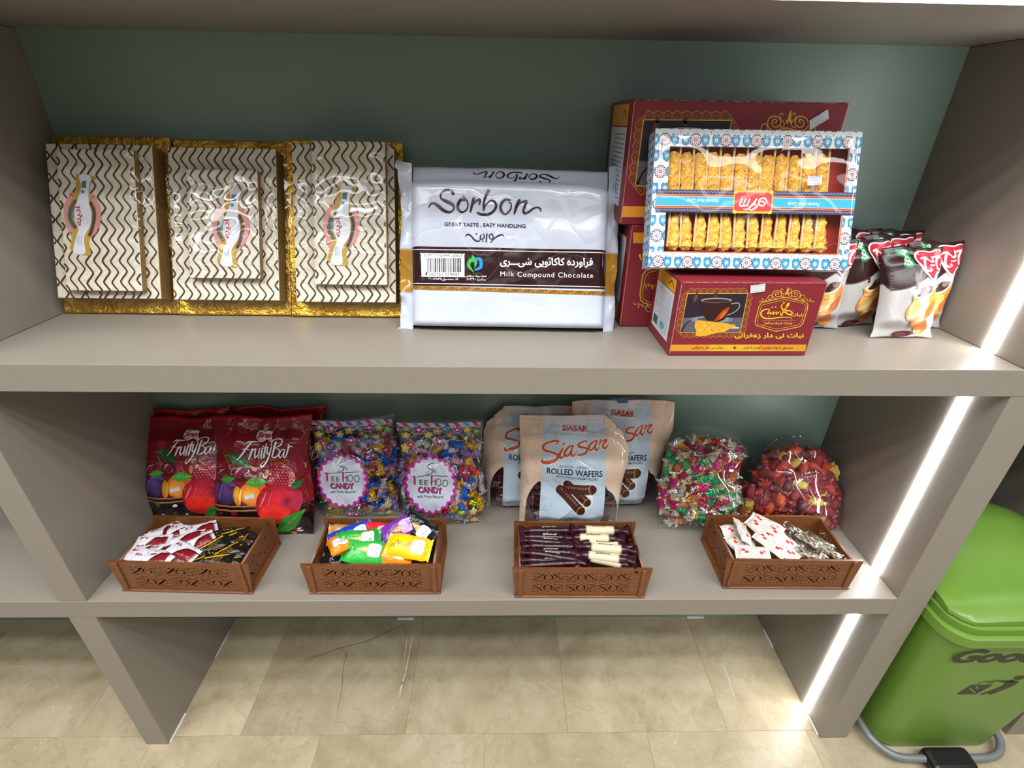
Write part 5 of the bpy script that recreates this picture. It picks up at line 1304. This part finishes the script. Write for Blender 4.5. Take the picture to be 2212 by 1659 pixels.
def make_siasar(loc, tilt, yaw, seed, label, side, w, h, top, left, right):
    mtx = base_matrix(Vector(loc), tilt, yaw)
    r = empty('wafer_bag', loc, rot_of(tilt, yaw), label, 'sweets', 'peach rolled wafer bags in the middle of the lower shelf')
    B = Bag(w, h, .045, prof=[(0, 0), (.04, .45), (.16, 1), (.5, .9), (.78, .4), (.92, .05), (1, 0)], seed=seed, wr=.005, back=.45, cre=2.2, top=top, left=left, right=right)
    B.body('pouch', r, M['clear'], nu=40, nv=46)
    fr = homography([(1121, 1128), (1345, 1128), (1362, 886), (1117, 886)], w, h)
    P = Print(fr); siasar_art(P); P.build('front_print', r, lambda x, y, l: B.front(x, max(.0005, min(h-.0005, y+.014*(1-y/h)*min(1, y/.03+.2))), l), M['film'], .009)
    if side == 'front':
        Q = Print(fr); Q.sub(1150, 900, 7.9); price_sticker(Q, [(972, 178), (1136, 160), (1146, 232), (990, 262)], ink='#b03048', lay=8); Q.build('price_sticker', r, clampf(B), M['label'])
    if side == 'right':
        Q = Print(); Q.rect(-.012, h-.006, .012, h+.008, '#3f5f8c', 1); Q.build('seal_tab', r, lambda x, y, l: B.front(x, min(y, h+.006), 9), M['film'], .004)
    Q = Print(); Q.rect(-w/2+.002, h*.45, w/2-.002, h-.002, '#e4c9b2', 1); Q.build('back_print', r, lambda x, y, l: B.rear(x, y, l), M['film'], .02)
    fill_bag(B, mtx, ROLL_ME, 14, random.Random(seed), 'wrapped_wafer', lambda k: 'one dark wrapped rolled wafer inside the %s peach wafer bag' % side, 'sweet', 'wrapped wafers in the %s peach bag,' % side, .40, .026, under=40, ulim=.62, spin=.7)
make_siasar((.963, .2135, ZL+.001), .20, .0145, 21, 'peach rolled wafer bag standing in front of its two twins, the whole cover visible', 'front', .232, .270,
            [(-1, .004), (-.5, .003), (.3, .004), (.62, -.001), (1, -.044)], [(0, .002), (.5, .0), (1, .004)], [(0, -.004), (.4, .002), (.8, .014), (1, -.002)])
make_siasar((.879, .270, ZL+.001), .22, 0.0, 24, 'peach rolled wafer bag behind, standing beside the flower-printed candy bag', 'left', .226, .258,
            [(-1, -.040), (-.62, .002), (0, -.004), (1, .004)], [(0, .0), (.5, .004), (.82, .016), (1, -.002)], [(0, .0), (1, .002)])
make_siasar((1.078, .280, ZL+.001), .12, 0.0, 27, 'tallest peach rolled wafer bag, behind beside the clear twist-candy bag', 'right', .222, .278,
            [(-1, -.004), (0, .010), (.6, .004), (1, -.006)], [(0, 0), (1, .004)], [(0, -.012), (.5, .004), (.78, .014), (1, .010)])

# ---------------------------------------------------------------- clear bags of loose sweets
TW = {'magenta': '#c8247e', 'green': '#18a06c', 'silver': '#bab4ae', 'copper': '#c4723a', 'crimson': '#a01c40'}
TW_ME = [(k, data_mesh('twist_candy', candy_twist(.050, .0088, i*5+2, c, '#f0eee8', '#e8d24a', 11), M['foil'])) for i, (k, c) in enumerate(TW.items())]
TW_W = [TW_ME[i] for i in (0, 0, 0, 1, 1, 2, 3, 4)]
JE = {'red': '#80161e', 'dark red': '#5a101a', 'orange': '#c4481c', 'yellow': '#ccb04a', 'coral': '#b43630'}
JE_ME = [(k, data_mesh('jelly_sweet', jelly_chunk(.040, .0105, i*3+1, c, '#a04a58' if i < 2 else c), M['jelly'], True)) for i, (k, c) in enumerate(JE.items())]
JE_W = [JE_ME[i] for i in (0, 0, 0, 0, 0, 1, 1, 1, 1, 2, 3, 4)]
def make_loose(name, loc, tilt, yaw, w, h, t, seed, label, meshes, n, size, lf, grp, vtop, top, left, right, prof, under=190):
    mtx = base_matrix(Vector(loc), tilt, yaw)
    r = empty(name, loc, rot_of(tilt, yaw), label, 'sweets')
    B = Bag(w, h, t, prof=prof, seed=seed, wr=.005, back=.35, cre=2.6, pw=3.2, top=top, left=left, right=right)
    B.body('pouch', r, M['clear'], nu=44, nv=48)
    fill_bag(B, mtx, meshes, n, random.Random(seed), meshes[0][1].name.split('.')[0], lf, 'sweet', grp, vtop, size, under=under)
make_loose('twist_candy_bag', (1.268, .196, ZL+.001), .36, .02, .196, .238, .050, 31, 'clear bag of magenta and green twist candies beside the peach wafer bags', TW_W, 62, .0225,
           lambda k: 'one %s foil twist candy inside the clear bag beside the peach wafer bags' % k, 'twist candies in the clear bag,', .86, [(-1, -.012), (-.6, .004), (.2, .006), (1, -.020)], [(0, .006), (.1, -.002), (.5, .002), (.9, -.010), (1, -.03)], [(0, -.006), (.3, .004), (.62, -.010), (.8, .008), (1, -.014)],
           [(0, 0), (.05, .5), (.2, 1), (.45, .92), (.62, .72), (.78, .8), (.9, .35), (1, 0)])
make_loose('jelly_sweet_bag', (1.482, .190, ZL+.001), .46, -.02, .238, .218, .055, 37, 'clear bag of red wrapped jelly sweets beside the lit side panel', JE_W, 60, .021,
           lambda k: 'one %s wrapped jelly sweet inside the clear bag beside the side panel' % k, 'jelly sweets in the clear bag,', .88, [(-1, -.030), (-.5, .002), (.3, .006), (1, -.030)], [(0, -.004), (.3, .004), (.8, -.016), (1, -.05)], [(0, .002), (.1, -.004), (.3, -.002), (.8, -.018), (1, -.045)],
           [(0, 0), (.06, .55), (.25, 1), (.6, .95), (.85, .6), (1, 0)])

# ---------------------------------------------------------------- fretwork wooden baskets
def m_wood():
    N = NT('stained_fretwork_board'); co = N.coord()
    mp = N.n('ShaderNodeMapping'); mp.inputs['Scale'].default_value = (1, 1, 9); N.l(co, mp.inputs['Vector'])
    g = N.noise(38, 4, .6, .6, mp.outputs[0], w=N.rand())
    N.l(N.ramp(g, [(0.25, '#5a341a'), (0.55, '#744524'), (0.8, '#85532c')]), N.b.inputs['Base Color']); N.set(Roughness=0.42); N.bump(g, .12, .001); return N.m
M['wood'] = m_wood()
def ribbon_loop(pts, n=4):
    q = crom(pts, n); L = len(q); A = []; Bk = []
    for i in range(L):
        a, b = q[max(0, i-1)], q[min(L-1, i+1)]; dx, dy = b[0]-a[0], b[1]-a[1]; d = math.hypot(dx, dy) or 1; hw = max(q[i][2]*1.14, .6)/2
        A.append((q[i][0]-dy/d*hw, q[i][1]+dx/d*hw)); Bk.append((q[i][0]+dy/d*hw, q[i][1]-dx/d*hw))
    return A+Bk[::-1]
QUARTER = [  # x, y, width on a 305 x 152 quarter cell, (0,0) = centre of the cell
    [(16, 104, 8), (46, 113, 20), (74, 90, 27), (68, 60, 25), (42, 50, 20), (33, 70, 9)], [(98, 60, 3), (122, 66, 15), (144, 76, 3)],
    [(74, 137, 5), (112, 122, 27), (165, 94, 25), (222, 66, 22), (272, 52, 25), (290, 54, 12)], [(158, 143, 4), (184, 134, 24), (208, 132, 14)],
    [(82, 33, 3), (126, 31, 17), (176, 42, 3)], [(165, 22, 3), (206, 31, 19), (262, 24, 3)], [(226, 92, 4), (262, 97, 15), (292, 91, 15)], [(244, 132, 3), (270, 141, 16), (294, 145, 3)], [(236, 112, 2), (262, 117, 8), (290, 116, 2)]]
def fret_holes(x0, x1, z0, z1, cells):
    """loops of holes filling a strip with mirrored scrollwork"""
    out = []; cw = (x1-x0)/cells; sx, sz = cw/2/305, (z1-z0)/2/152
    for c in range(cells):
        cx = x0+cw*(c+.5); cz = (z0+z1)/2
        for fx in (-1, 1):
            for fz in (-1, 1):
                for r in QUARTER[:-1]: out.append([(cx+fx*p[0]*sx, cz+fz*p[1]*sz) for p in ribbon_loop(r, 3)])
            for dx, aw, ah in ((46, 26, 11), (122, 42, 10), (272, 18, 10)):
                out.append([(cx+fx*(dx+aw)*sx, cz), (cx+fx*dx*sx, cz+ah*sz), (cx+fx*(dx-aw)*sx, cz), (cx+fx*dx*sx, cz-ah*sz)])
        for dz, aw, ah in ((136, 17, 15), (-136, 17, 15), (27, 28, 13), (-27, 28, 13)):
            out.append([(cx+aw*sx, cz+dz*sz), (cx, cz+(dz+ah)*sz), (cx-aw*sx, cz+dz*sz), (cx, cz+(dz-ah)*sz)])
    return out
def fret_panel(outline, holes, thick, name):
    c = bpy.data.curves.new(name, 'CURVE'); c.dimensions = '2D'; c.fill_mode = 'BOTH'; c.extrude = thick/2
    for lp in [outline]+holes:
        s = c.splines.new('POLY'); s.points.add(len(lp)-1); s.use_cyclic_u = True
        for p, q in zip(s.points, lp): p.co = (q[0], q[1], 0, 1)
    o = bpy.data.objects.new(name, c); COL.objects.link(o); dg = bpy.context.evaluated_depsgraph_get()
    me = bpy.data.meshes.new_from_object(o.evaluated_get(dg)); bpy.data.objects.remove(o); bpy.data.curves.remove(c)
    me.name = name; me.materials.clear(); me.materials.append(M['wood'])
    me.transform(Matrix.Rotation(PI/2, 4, 'X'))   # stand upright: curve y -> z
    return me
BW, BD, BH, TK = .258, .128, .078, .0045
def panel_outline(w, h, ear=0.0):
    return [(-w/2, .003), (w/2, .003), (w/2+ear, h), (-w/2-ear, h)]
FRONT_ME = fret_panel(panel_outline(BW, BH, .006), fret_holes(-BW*.375, BW*.375, .0125, BH-.0115, 3), TK, 'front_panel')
SIDE_ME = fret_panel([(-BD/2+TK, .003), (BD/2-TK, .003), (BD/2-TK, BH-.006), (-BD/2+TK, BH-.006)],
                     [h for h in fret_holes(-BD*.36, BD*.36, .014, BH-.016, 2) if all(math.hypot(p[0], p[1]-.038) > .0075 for p in h)]+[[(.0062*math.cos(a*PI/8), .038+.0062*math.sin(a*PI/8)) for a in range(16)]], TK, 'side_panel')
BACK_ME = fret_panel(panel_outline(BW, BH, .002), [], TK, 'back_panel')
def make_basket(loc, yaw, label):
    r = empty('wooden_basket', loc, (0, 0, yaw), label, 'basket', 'four fretwork baskets along the lower shelf')
    def put(nm, me, l, rz=0):
        o = bpy.data.objects.new(nm, me); o.location = l; o.rotation_euler = (0, 0, rz); link(o, r); return o
    put('front_panel', FRONT_ME, (0, TK/2+.004, 0)); put('back_panel', BACK_ME, (0, BD-TK/2+.004, 0))
    put('side_panel', SIDE_ME, (-BW/2+.010, BD/2+.004, 0), PI/2); put('side_panel', SIDE_ME, (BW/2-.010, BD/2+.004, 0), PI/2)
    bm = bmesh.new(); bm_box(bm, -BW/2-.001, BW/2+.001, 0, BD+.008, .0004, .0046, .002, 2); bm_obj('base_panel', bm, M['wood'], r)
    for sx in (-1, 1):
        bm = bmesh.new(); bm_box(bm, sx*(BW/2-.010)-.0045, sx*(BW/2-.010)+.0045, .0005, .0040, .005, BH-.001, .0008, 1); bm_obj('corner_batten', bm, M['wood'], r)
    return r
BK = [make_basket((.183, .018, ZL+.0004), -.034, 'fretwork wooden basket of maroon and black wrapped chocolates, beside the left panel'),
      make_basket((.5535, .013, ZL+.0004), -.004, 'fretwork wooden basket of colourful cone sweets, in front of the flower-printed bags'),
      make_basket((.9600, .0025, ZL+.0004), -.008, 'fretwork wooden basket of brown and cream wafer rolls'),
      make_basket((1.3840, .022, ZL+.0004), -.012, 'fretwork wooden basket of white and grey clear-wrapped sweets, beside the lit panel')]

# ---------------------------------------------------------------- small wrapped sweets lying in the baskets
def flow_geo(w, h, t, seed, colf, nu=18, nv=12, fin=.13, crimp=.10, flare=.0):
    """pillow pack lying flat: X along, Y across, Z up; crimped fins at both ends"""
    V = []; F = []; C = []
    for s in (1, -1):
        b = len(V)
        for j in range(nv+1):
            for i in range(nu+1):
                u, v = 2*i/nu-1, 2*j/nv-1
                e = min(1, (1-abs(u))/fin)
                body = max(0, min(1, ((1-abs(u))-fin*.9)/.28)); body = math.sin(body*PI/2)
                T = t/2*body*max(0, 1-abs(v)**2.4)**.6
                pinch = 1-crimp*(1-abs((1-abs(u))/fin-1)) if (1-abs(u)) < 2*fin else 1
                wob = .10*t*noise.noise(Vector((u*3+seed*2.7, v*2.5, seed)))+.12*t*(1-2*abs(noise.noise(Vector((u*5, v*4, seed*3.3+s)))))*body
                lift = .25*t*noise.noise(Vector((u*1.6+seed, v*.8, 4)))
                x = u*w/2+(.004*noise.noise(Vector((v*6, seed, u))) if abs(u) == 1 else 0)
                y = v*h/2*pinch*(1+flare*max(0, abs(u)-.7))
                V.append((x, y, s*T+wob*(.6 if s > 0 else .3)+lift)); C.append(hx(colf(u, v, s)))
        for j in range(nv):
            for i in range(nu):
                a = b+j*(nu+1)+i; F.append((a, a+1, a+nu+2, a+nu+1) if s > 0 else (a, a+nu+1, a+nu+2, a+1))
    return V, F, C
def flow_map(w, h, t, seed, fin=.13, crimp=.10):
    def f(x, y, l):
        u, v = max(-.999, min(.999, 2*x/w)), max(-.999, min(.999, 2*y/h))
        body = max(0, min(1, ((1-abs(u))-fin*.9)/.28)); body = math.sin(body*PI/2)
        T = t/2*body*max(0, 1-abs(v)**2.4)**.6
        pinch = 1-crimp*(1-abs((1-abs(u))/fin-1)) if (1-abs(u)) < 2*fin else 1
        wob = .10*t*noise.noise(Vector((u*3+seed*2.7, v*2.5, seed)))+.12*t*(1-2*abs(noise.noise(Vector((u*5, v*4, seed*3.3+1)))))*body
        lift = .25*t*noise.noise(Vector((u*1.6+seed, v*.8, 4)))
        return Vector((u*w/2, v*h/2*pinch, T+wob*.6+lift+.0005+.00012*l))
    return f
def inside(loc, ang, w, h, b, slack=.004):
    """keep a lying piece between the walls of its basket"""
    m = Matrix.Translation(b.location) @ Matrix.Rotation(b.rotation_euler.z, 4, 'Z'); p = m.inverted() @ Vector(loc); a = math.radians(ang)
    ex = abs(w/2*math.cos(a))+abs(h/2*math.sin(a))-slack; ey = abs(w/2*math.sin(a))+abs(h/2*math.cos(a))-slack
    lx = max(.0, BW/2-.0135-ex); p.x = max(-lx, min(lx, p.x)); y0, y1 = .0095+ey, BD-.001-ey
    p.y = (y0+y1)/2 if y0 > y1 else max(y0, min(y1, p.y)); return m @ p
def place(nm, loc, ang, tiltx, tilty, label, cat, group):
    e = bpy.data.objects.new(nm, None); COL.objects.link(e); e.empty_display_size = .01
    e.location = loc; e.rotation_euler = (math.radians(tiltx), math.radians(tilty), math.radians(ang)); return tag(e, label, cat, group)
def flow_pack(nm, loc, ang, tx, ty, w, h, t, seed, colf, art, label, cat, group, mat='wrapper', crimp=.1):
    e = place(nm, loc, ang, tx, ty, label, cat, group)
    V, F, C = flow_geo(w, h, t, seed, colf, crimp=crimp); mesh_obj('wrapper', V, F, M[mat], e, C, smooth=True)
    if art:
        P = Print(); art(P, w, h); P.build('wrapper_print', e, flow_map(w, h, t, seed, crimp=crimp), M[mat], .006)
    return e
ORD = ('first', 'second', 'third', 'fourth', 'fifth', 'sixth', 'seventh', 'eighth', 'ninth', 'tenth', 'eleventh', 'twelfth', 'thirteenth')
# basket 1: maroon and white milk chocolates, black and gold chocolates
def milk_art(P, w, h):
    P.poly([(-w*.5, -h*.48), (-w*.18, -h*.48), (-w*.02, 0), (w*.10, h*.20), (w*.5, h*.26), (w*.5, h*.5), (-w*.5, h*.5)], '#c4c4ca', 1)
    P.poly([(-w*.2, -h*.48), (-w*.02, 0), (w*.10, h*.20), (w*.5, h*.26), (w*.5, h*.18), (w*.14, h*.10), (w*.04, -h*.06), (-w*.12, -h*.48)], '#4a0d14', 2)
    P.text('Milk', (-w*.36, h*.10), (-w*.12, h*.10), h*.2, '#8c1a2c', 3, shear=.2, bold=.02, flip=True); P.rect(-w*.36, -h*.05, -w*.16, h*.0, '#a8a8b4', 3)
    P.text('Milk', (w*.16, h*.31), (w*.32, h*.33), h*.12, '#8c1a2c', 3, shear=.2, flip=True)
def milk_col(u, v, s): return '#b9b9c0' if abs(u) > .84 or s < 0 else '#74141c'
B1 = [(500, 385, 6, 10, 0), (690, 225, 60, 0, 14), (880, 235, -8, 8, 0), (1120, 240, 35, 10, 8), (950, 330, 22, -6, 0), (1090, 400, 40, 14, -8), (890, 560, -22, 8, 6), (350, 470, 8, 6, 0), (650, 480, 6, 4, 0), (300, 600, -12, 16, 0), (560, 600, -4, 8, 0), (780, 660, 6, 12, 0), (420, 650, 2, 20, 0)]
def lz(px, py, z):
    return None
B1P = [(0.095, 0.083, 0.592), (0.104, 0.118, 0.592), (0.137, 0.114, 0.594), (0.176, 0.113, 0.594), (0.165, 0.087, 0.6), (0.195, 0.071, 0.601), (0.182, 0.04, 0.6), (0.081, 0.068, 0.59), (0.132, 0.062, 0.594), (0.091, 0.042, 0.59), (0.133, 0.038, 0.594), (0.172, 0.027, 0.594), (0.114, 0.032, 0.59)]
for k, ((px, py, ang, tx, ty), loc) in enumerate(zip(B1, B1P)):
    z = loc[2]-.006-.002*(k % 3)
    where = ('at the back', 'in the middle', 'at the front')[0 if py < 300 else 1 if py < 520 else 2]
    flow_pack('milk_chocolate', inside((loc[0], loc[1], z), ang, .066, .030, BK[0]), ang, tx, ty, .066, .030, .009, k+40, milk_col, milk_art,
              'maroon and white chocolate %s of the leftmost basket, %s from its left' % (where, ORD[sorted(B1P).index(loc)]), 'chocolate', 'maroon and white chocolates in the basket')
def dark_art(P, w, h):
    P.poly([(-w*.10, -h*.4), (w*.22, -h*.4), (w*.16, h*.1), (-w*.06, h*.14)], '#3f3414', 1); P.stroke([(-w*.3, -h*.2), (w*.0, h*.02), (w*.34, h*.28)], h*.09, '#c8941e', 2)
    for k in range(5): P.ell(-w*.3+w*.06*k, h*.25-h*.08*(k % 2), w*.02, h*.05, '#a8842a', 2, n=8)
B1D = [(0.245, 0.11, 0.588), (0.264, 0.093, 0.588), (0.223, 0.072, 0.594), (0.259, 0.056, 0.596), (0.277, 0.051, 0.59), (0.226, 0.034, 0.592), (0.249, 0.031, 0.592), (0.279, 0.032, 0.586), (0.281, 0.08, 0.586), (0.223, 0.104, 0.586), (0.239, 0.089, 0.592)]
for k, loc in enumerate(B1D):
    ang = (5, 2, 24, 28, 40, 12, -8, 6, 60, 0, 14)[k]
    flow_pack('dark_chocolate', inside((loc[0], loc[1], loc[2]-.006-.002*(k % 2)), ang, .064, .028, BK[0]), ang, (8, -6, 10, 4, 12, 6, 10, 14, 4, 0, 6)[k], (0, 4, -4)[k % 3], .064, .028, .009, k+70,
              lambda u, v, s: '#141210', dark_art, 'black and gold chocolate in the leftmost basket, %s from the left' % ORD[sorted(B1D).index(loc)], 'chocolate', 'black and gold chocolates in the basket')
# basket 2: cone sweets
def cone_art(patch, txt, logo=True):
    def f(P, w, h):
        P.curve([(w*.12, -h*.26), (w*.34, -h*.28), (w*.36, 0), (w*.34, h*.28), (w*.12, h*.26), (w*.08, 0)], patch, 2)
        P.text('Gelatto', (w*.31, -h*.2), (w*.31, h*.2), h*.12, '#4a5a8c', 3, shear=.3, flip=True); P.rect(w*.14, -h*.12, w*.18, h*.12, '#c8ccd4', 3)
        P.poly([(w*.10, -h*.15), (w*.10, h*.15), (-w*.14, h*.01)], '#d9a86a', 3)
        for k in range(4): P.stroke([(w*(.08-.05*k), -h*(.13-.03*k)), (w*(.06-.05*k), h*(.13-.03*k))], .0005, '#9c6a34', 4, n=1, cap=False)
        P.stroke([(-w*.30, -h*.12), (-w*.24, h*.14), (-w*.2, -h*.05), (-w*.17, h*.1)], .0009, txt, 3); P.stroke([(-w*.36, -h*.2), (-w*.32, -h*.05), (-w*.28, -h*.2)], .0008, txt, 3)
    return f
CONES = [  # photo grid x, y; angle, tilts, colour, patch, words
    ((0.447, 0.126, 0.572), 8, 30, 10, '#c08a54', '#f0ece6', 'tan cone sweet at the back left of the colourful basket'),
    ((0.493, 0.111, 0.58), 22, 38, -8, '#1c3fa8', '#e8ecf4', 'blue cone sweet leaning at the back of the colourful basket'),
    ((0.538, 0.119, 0.58), -8, 30, 0, '#d42c30', '#b8bcc6', 'red cone sweet with a grey patch at the back of the colourful basket'),
    ((0.563, 0.119, 0.574), 70, 20, 0, '#6a2f94', '#d8c8e4', 'purple cone sweet lying under its purple neighbour'),
    ((0.591, 0.108, 0.594), 18, 34, -20, '#7c34a4', '#c9a8d8', 'upper purple cone sweet with its corner sticking up'),
    ((0.636, 0.106, 0.6), -38, 34, 12, '#16161c', '#eef0f4', 'black cone sweet propped against the back right corner of the basket'),
    ((0.619, 0.094, 0.582), -14, 10, 0, '#1b1b22', '#eef0f4', 'black cone sweet lying behind the yellow one'),
    ((0.647, 0.096, 0.576), -30, 5, 0, '#17181f', '#e8ecf4', 'black cone sweet lying low at the right side of the colourful basket'),
    ((0.535, 0.08, 0.572), 12, 0, 0, '#15161a', '#cfd3da', 'black cone sweet lying between the green ones and the yellow one'),
    ((0.445, 0.062, 0.56), 30, 0, 0, '#191a20', '#cfd3da', 'black cone sweet deep in the left front corner of the colourful basket'),
    ((0.514, 0.078, 0.59), 8, 24, 0, '#26a034', '#eef2ee', 'green cone sweet in the middle of the colourful basket'),
    ((0.535, 0.041, 0.592), -3, 22, 4, '#34b044', '#f2f4f4', 'green cone sweet nearest the front of the colourful basket'),
    ((0.46, 0.057, 0.588), -62, 6, -24, '#f08a1c', '#f4f0ea', 'orange cone sweet standing at the left front of the colourful basket'),
    ((0.584, 0.04, 0.584), -6, 16, 0, '#ee861c', '#f4ead8', 'orange cone sweet lying beneath the yellow one'),
    ((0.63, 0.044, 0.602), -9, 26, 4, '#f0c414', '#f4f4f6', 'yellow cone sweet on top at the front right of the colourful basket')]
for k, (loc, ang, tx, ty, col, patch, lab) in enumerate(CONES):
    flow_pack('cone_sweet', inside(loc, ang, .090, .046, BK[1], .012 if k == 5 else .0), ang, tx, ty, .090, .047, .026, k+100, lambda u, v, s, c=col: c if abs(u) < .86 else mixc(c, '#000000', .12),
              cone_art(patch, '#e8e8ee' if col[1] == '1' else '#3a2a1a'), lab, 'sweet', 'cone sweets in the basket', crimp=.18)
# basket 3: wafer rolls with twisted brown ends
def stickroll_word(P, x0, y0, L, col, lay):
    s = L/440.0
    S = lambda pts, w: P.stroke([(x0+x*s, y0+y*s) for x, y in pts], [a*s for a in w], col, lay, n=3)
    S([(70, 60), (50, 78), (25, 66), (30, 45), (55, 30), (52, 8), (20, -2), (0, 12)], [6, 14, 16, 16, 18, 18, 14, 6])
    P.text('tickroll', (x0+80*s, y0+4*s), (x0+430*s, y0+4*s), 62*s, col, lay, bold=.01, shear=.35, flip=True); P.rect(x0+95*s, y0+78*s, x0+180*s, y0+108*s, col, lay)
def roll_geo(L, R, seed, mid, end, e0=.36):
    rnd = random.Random(seed); V = []; F = []; C = []; seg = 14; n = 28
    for j in range(n+1):
        t = 2*j/n-1; a_ = abs(t)
        twist = a_ > e0+.22
        if a_ < e0+.1: k = 1.0
        elif a_ < e0+.26: k = 1-.5*((a_-e0-.1)/.16)
        else: k = .5+1.1*((a_-e0-.26)/(1-e0-.26))
        for i in range(seg):
            a = 2*PI*i/seg; ru = (1+.03*noise.noise(Vector((t*6, a, seed)))) if not twist else (1.15 if i % 2 else .7)*rnd.uniform(.85, 1.15)
            flat = 1 if not twist else .55
            V.append((t*L/2, R*k*ru*math.cos(a), R*k*ru*flat*math.sin(a))); C.append(hx(mid if a_ < e0 else end))
    for j in range(n):
        for i in range(seg): a, b = j*seg+i, j*seg+(i+1) % seg; F.append((a, a+seg, b+seg, b))
    F += [tuple(range(seg-1, -1, -1)), tuple(n*seg+i for i in range(seg))]
    return V, F, C
def wafer_roll(loc, ang, ty, roll, L, R, seed, mid, ink, label, group, e0):
    e = place('wafer_roll', loc, ang, roll, ty, label, 'sweet', group)
    V, F, C = roll_geo(L, R, seed, mid, '#34111a', e0); mesh_obj('wrapper', V, F, M['wrapper'], e, C, smooth=True)
    P = Print(); stickroll_word(P, -L*.13, .0, L*.24, ink, 1)
    def mp(x, y, l): a = y/R+.1; q = R*1.03+.0004; return Vector((x, q*math.sin(a), q*math.cos(a)))
    P.build('name_print', e, mp, M['wrapper'], .004); return e
DR = [((0.906, 0.114, 0.59), -3, 0), ((0.895, 0.099, 0.586), 2, 10), ((0.905, 0.078, 0.592), -6, 0), ((0.909, 0.07, 0.59), -4, -5), ((0.899, 0.061, 0.584), -6, 8), ((0.904, 0.04, 0.594), -8, 0), ((0.892, 0.034, 0.588), -2, 10), ((0.906, 0.026, 0.588), 2, -12), ((0.914, 0.024, 0.58), 2, 0)]
for k, (loc, ang, roll) in enumerate(DR):
    wafer_roll(inside((loc[0], loc[1], loc[2]-.006), ang, .128, .018, BK[2]), ang, (-3, 4, 2, -2)[k % 4], roll*2, .128, .0085, k+3, '#24090f', '#e0d2c4', 'dark brown wafer roll in the wafer roll basket, %s from the back' % ORD[k], 'dark wafer rolls in the basket', .52)
CR = [((1.009, 0.107, 0.598), 0, 4), ((0.996, 0.09, 0.592), -6, 10), ((1.013, 0.055, 0.6), -7, 0), ((1.013, 0.078, 0.586), -4, 20), ((1.005, 0.034, 0.598), -12, 14), ((1.014, 0.052, 0.59), -10, 30), ((1.009, 0.017, 0.592), -14, 0)]
CRO = sorted(range(7), key=lambda i: -CR[i][0][1])
for k, (loc, ang, roll) in enumerate(CR):
    wafer_roll(inside((loc[0], loc[1], loc[2]-.006), ang, .124, .018, BK[2]), ang, (2, -3, 0)[k % 3], roll, .124, .0092, k+33, '#cfc4a4', '#4a2a1e', 'cream wafer roll with brown twisted ends, %s from the back of its basket' % ORD[CRO.index(k)], 'cream wafer rolls in the basket', .50)
# basket 4: white ribbon-printed sweets and grey clear-wrapped sweets
def ribbon_art(P, w, h):
    R_ = '#c8281e'
    for s in (-1, 1):
        P.poly([(s*w*.16, -h*.14), (s*w*.27, -h*.14), (s*w*.25, 0), (s*w*.36, 0), (s*w*.33, h*.14), (s*w*.24, h*.14), (s*w*.26, h*.02), (s*w*.15, h*.02)], R_, 2)
    P.stroke([(w*.10*math.cos(a*PI/8), h*.26*math.sin(a*PI/8)) for a in range(17)], .0008, '#b0a090', 2, n=2); P.rect(-w*.05, -h*.08, w*.05, h*.08, '#d8b0ac', 2)
WS = [((1.307, 0.097, 0.606), 82, 26, 0), ((1.294, 0.115, 0.59), 15, 20, 10), ((1.35, 0.101, 0.606), -58, 20, 10), ((1.381, 0.083, 0.602), -52, 14, 14), ((1.355, 0.071, 0.596), -50, 10, 10), ((1.269, 0.065, 0.59), -66, 10, 10), ((1.308, 0.031, 0.596), -8, 22, 0), ((1.368, 0.126, 0.604), -45, 20, 0), ((1.31, 0.066, 0.584), 70, 0, 0), ((1.376, 0.046, 0.59), -50, 8, 6)]
WSO = sorted(range(len(WS)), key=lambda i: WS[i][0][0])
for k, (loc, ang, tx, ty) in enumerate(WS):
    flow_pack('ribbon_sweet', inside((loc[0], loc[1], loc[2]-.008), ang, .068, .030, BK[3]), ang, tx, ty, .068, .030, .014, k+200, lambda u, v, s: '#cbc5bc' if s > 0 or abs(u) > .8 else '#c4b088', ribbon_art,
              'white red-ribboned sweet in the basket beside the lit panel, %s from the left' % ORD[WSO.index(k)], 'sweet', 'white ribbon-printed sweets in the basket', crimp=.15)
GS = [((1.433, 0.104, 0.594), -42, 12, 10), ((1.435, 0.081, 0.598), -48, 10, 6), ((1.409, 0.064, 0.59), -30, 8, 6), ((1.453, 0.053, 0.588), 80, 10, 0), ((1.482, 0.059, 0.588), -52, 10, 6), ((1.425, 0.043, 0.586), -20, 14, 0), ((1.461, 0.083, 0.59), -40, 8, 4), ((1.488, 0.089, 0.584), -50, 0, 6), ((1.418, 0.089, 0.584), -55, 0, 0)]
GSO = sorted(range(len(GS)), key=lambda i: GS[i][0][0])
for k, (loc, ang, tx, ty) in enumerate(GS):
    e = place('grey_wrapped_sweet', inside((loc[0], loc[1], loc[2]-.008), ang, .066, .028, BK[3]), ang, tx, ty, 'grey biscuit sweet in clear film, rightmost basket, %s from the left' % ORD[GSO.index(k)], 'sweet', 'clear-wrapped grey sweets in the basket')
    V, F, C = flow_geo(.046, .017, .013, k+300, lambda u, v, s: mixc('#2e2a28', '#a8946c', max(0, .25+.75*math.sin(u*11+v*6))), fin=.05); mesh_obj('biscuit', V, F, M['label'], e, C, smooth=True)
    V, F, C = flow_geo(.066, .028, .017, k+320, lambda u, v, s: '#ffffff', crimp=.1); mesh_obj('clear_wrapper', V, F, M['clear'], e, C, smooth=True)
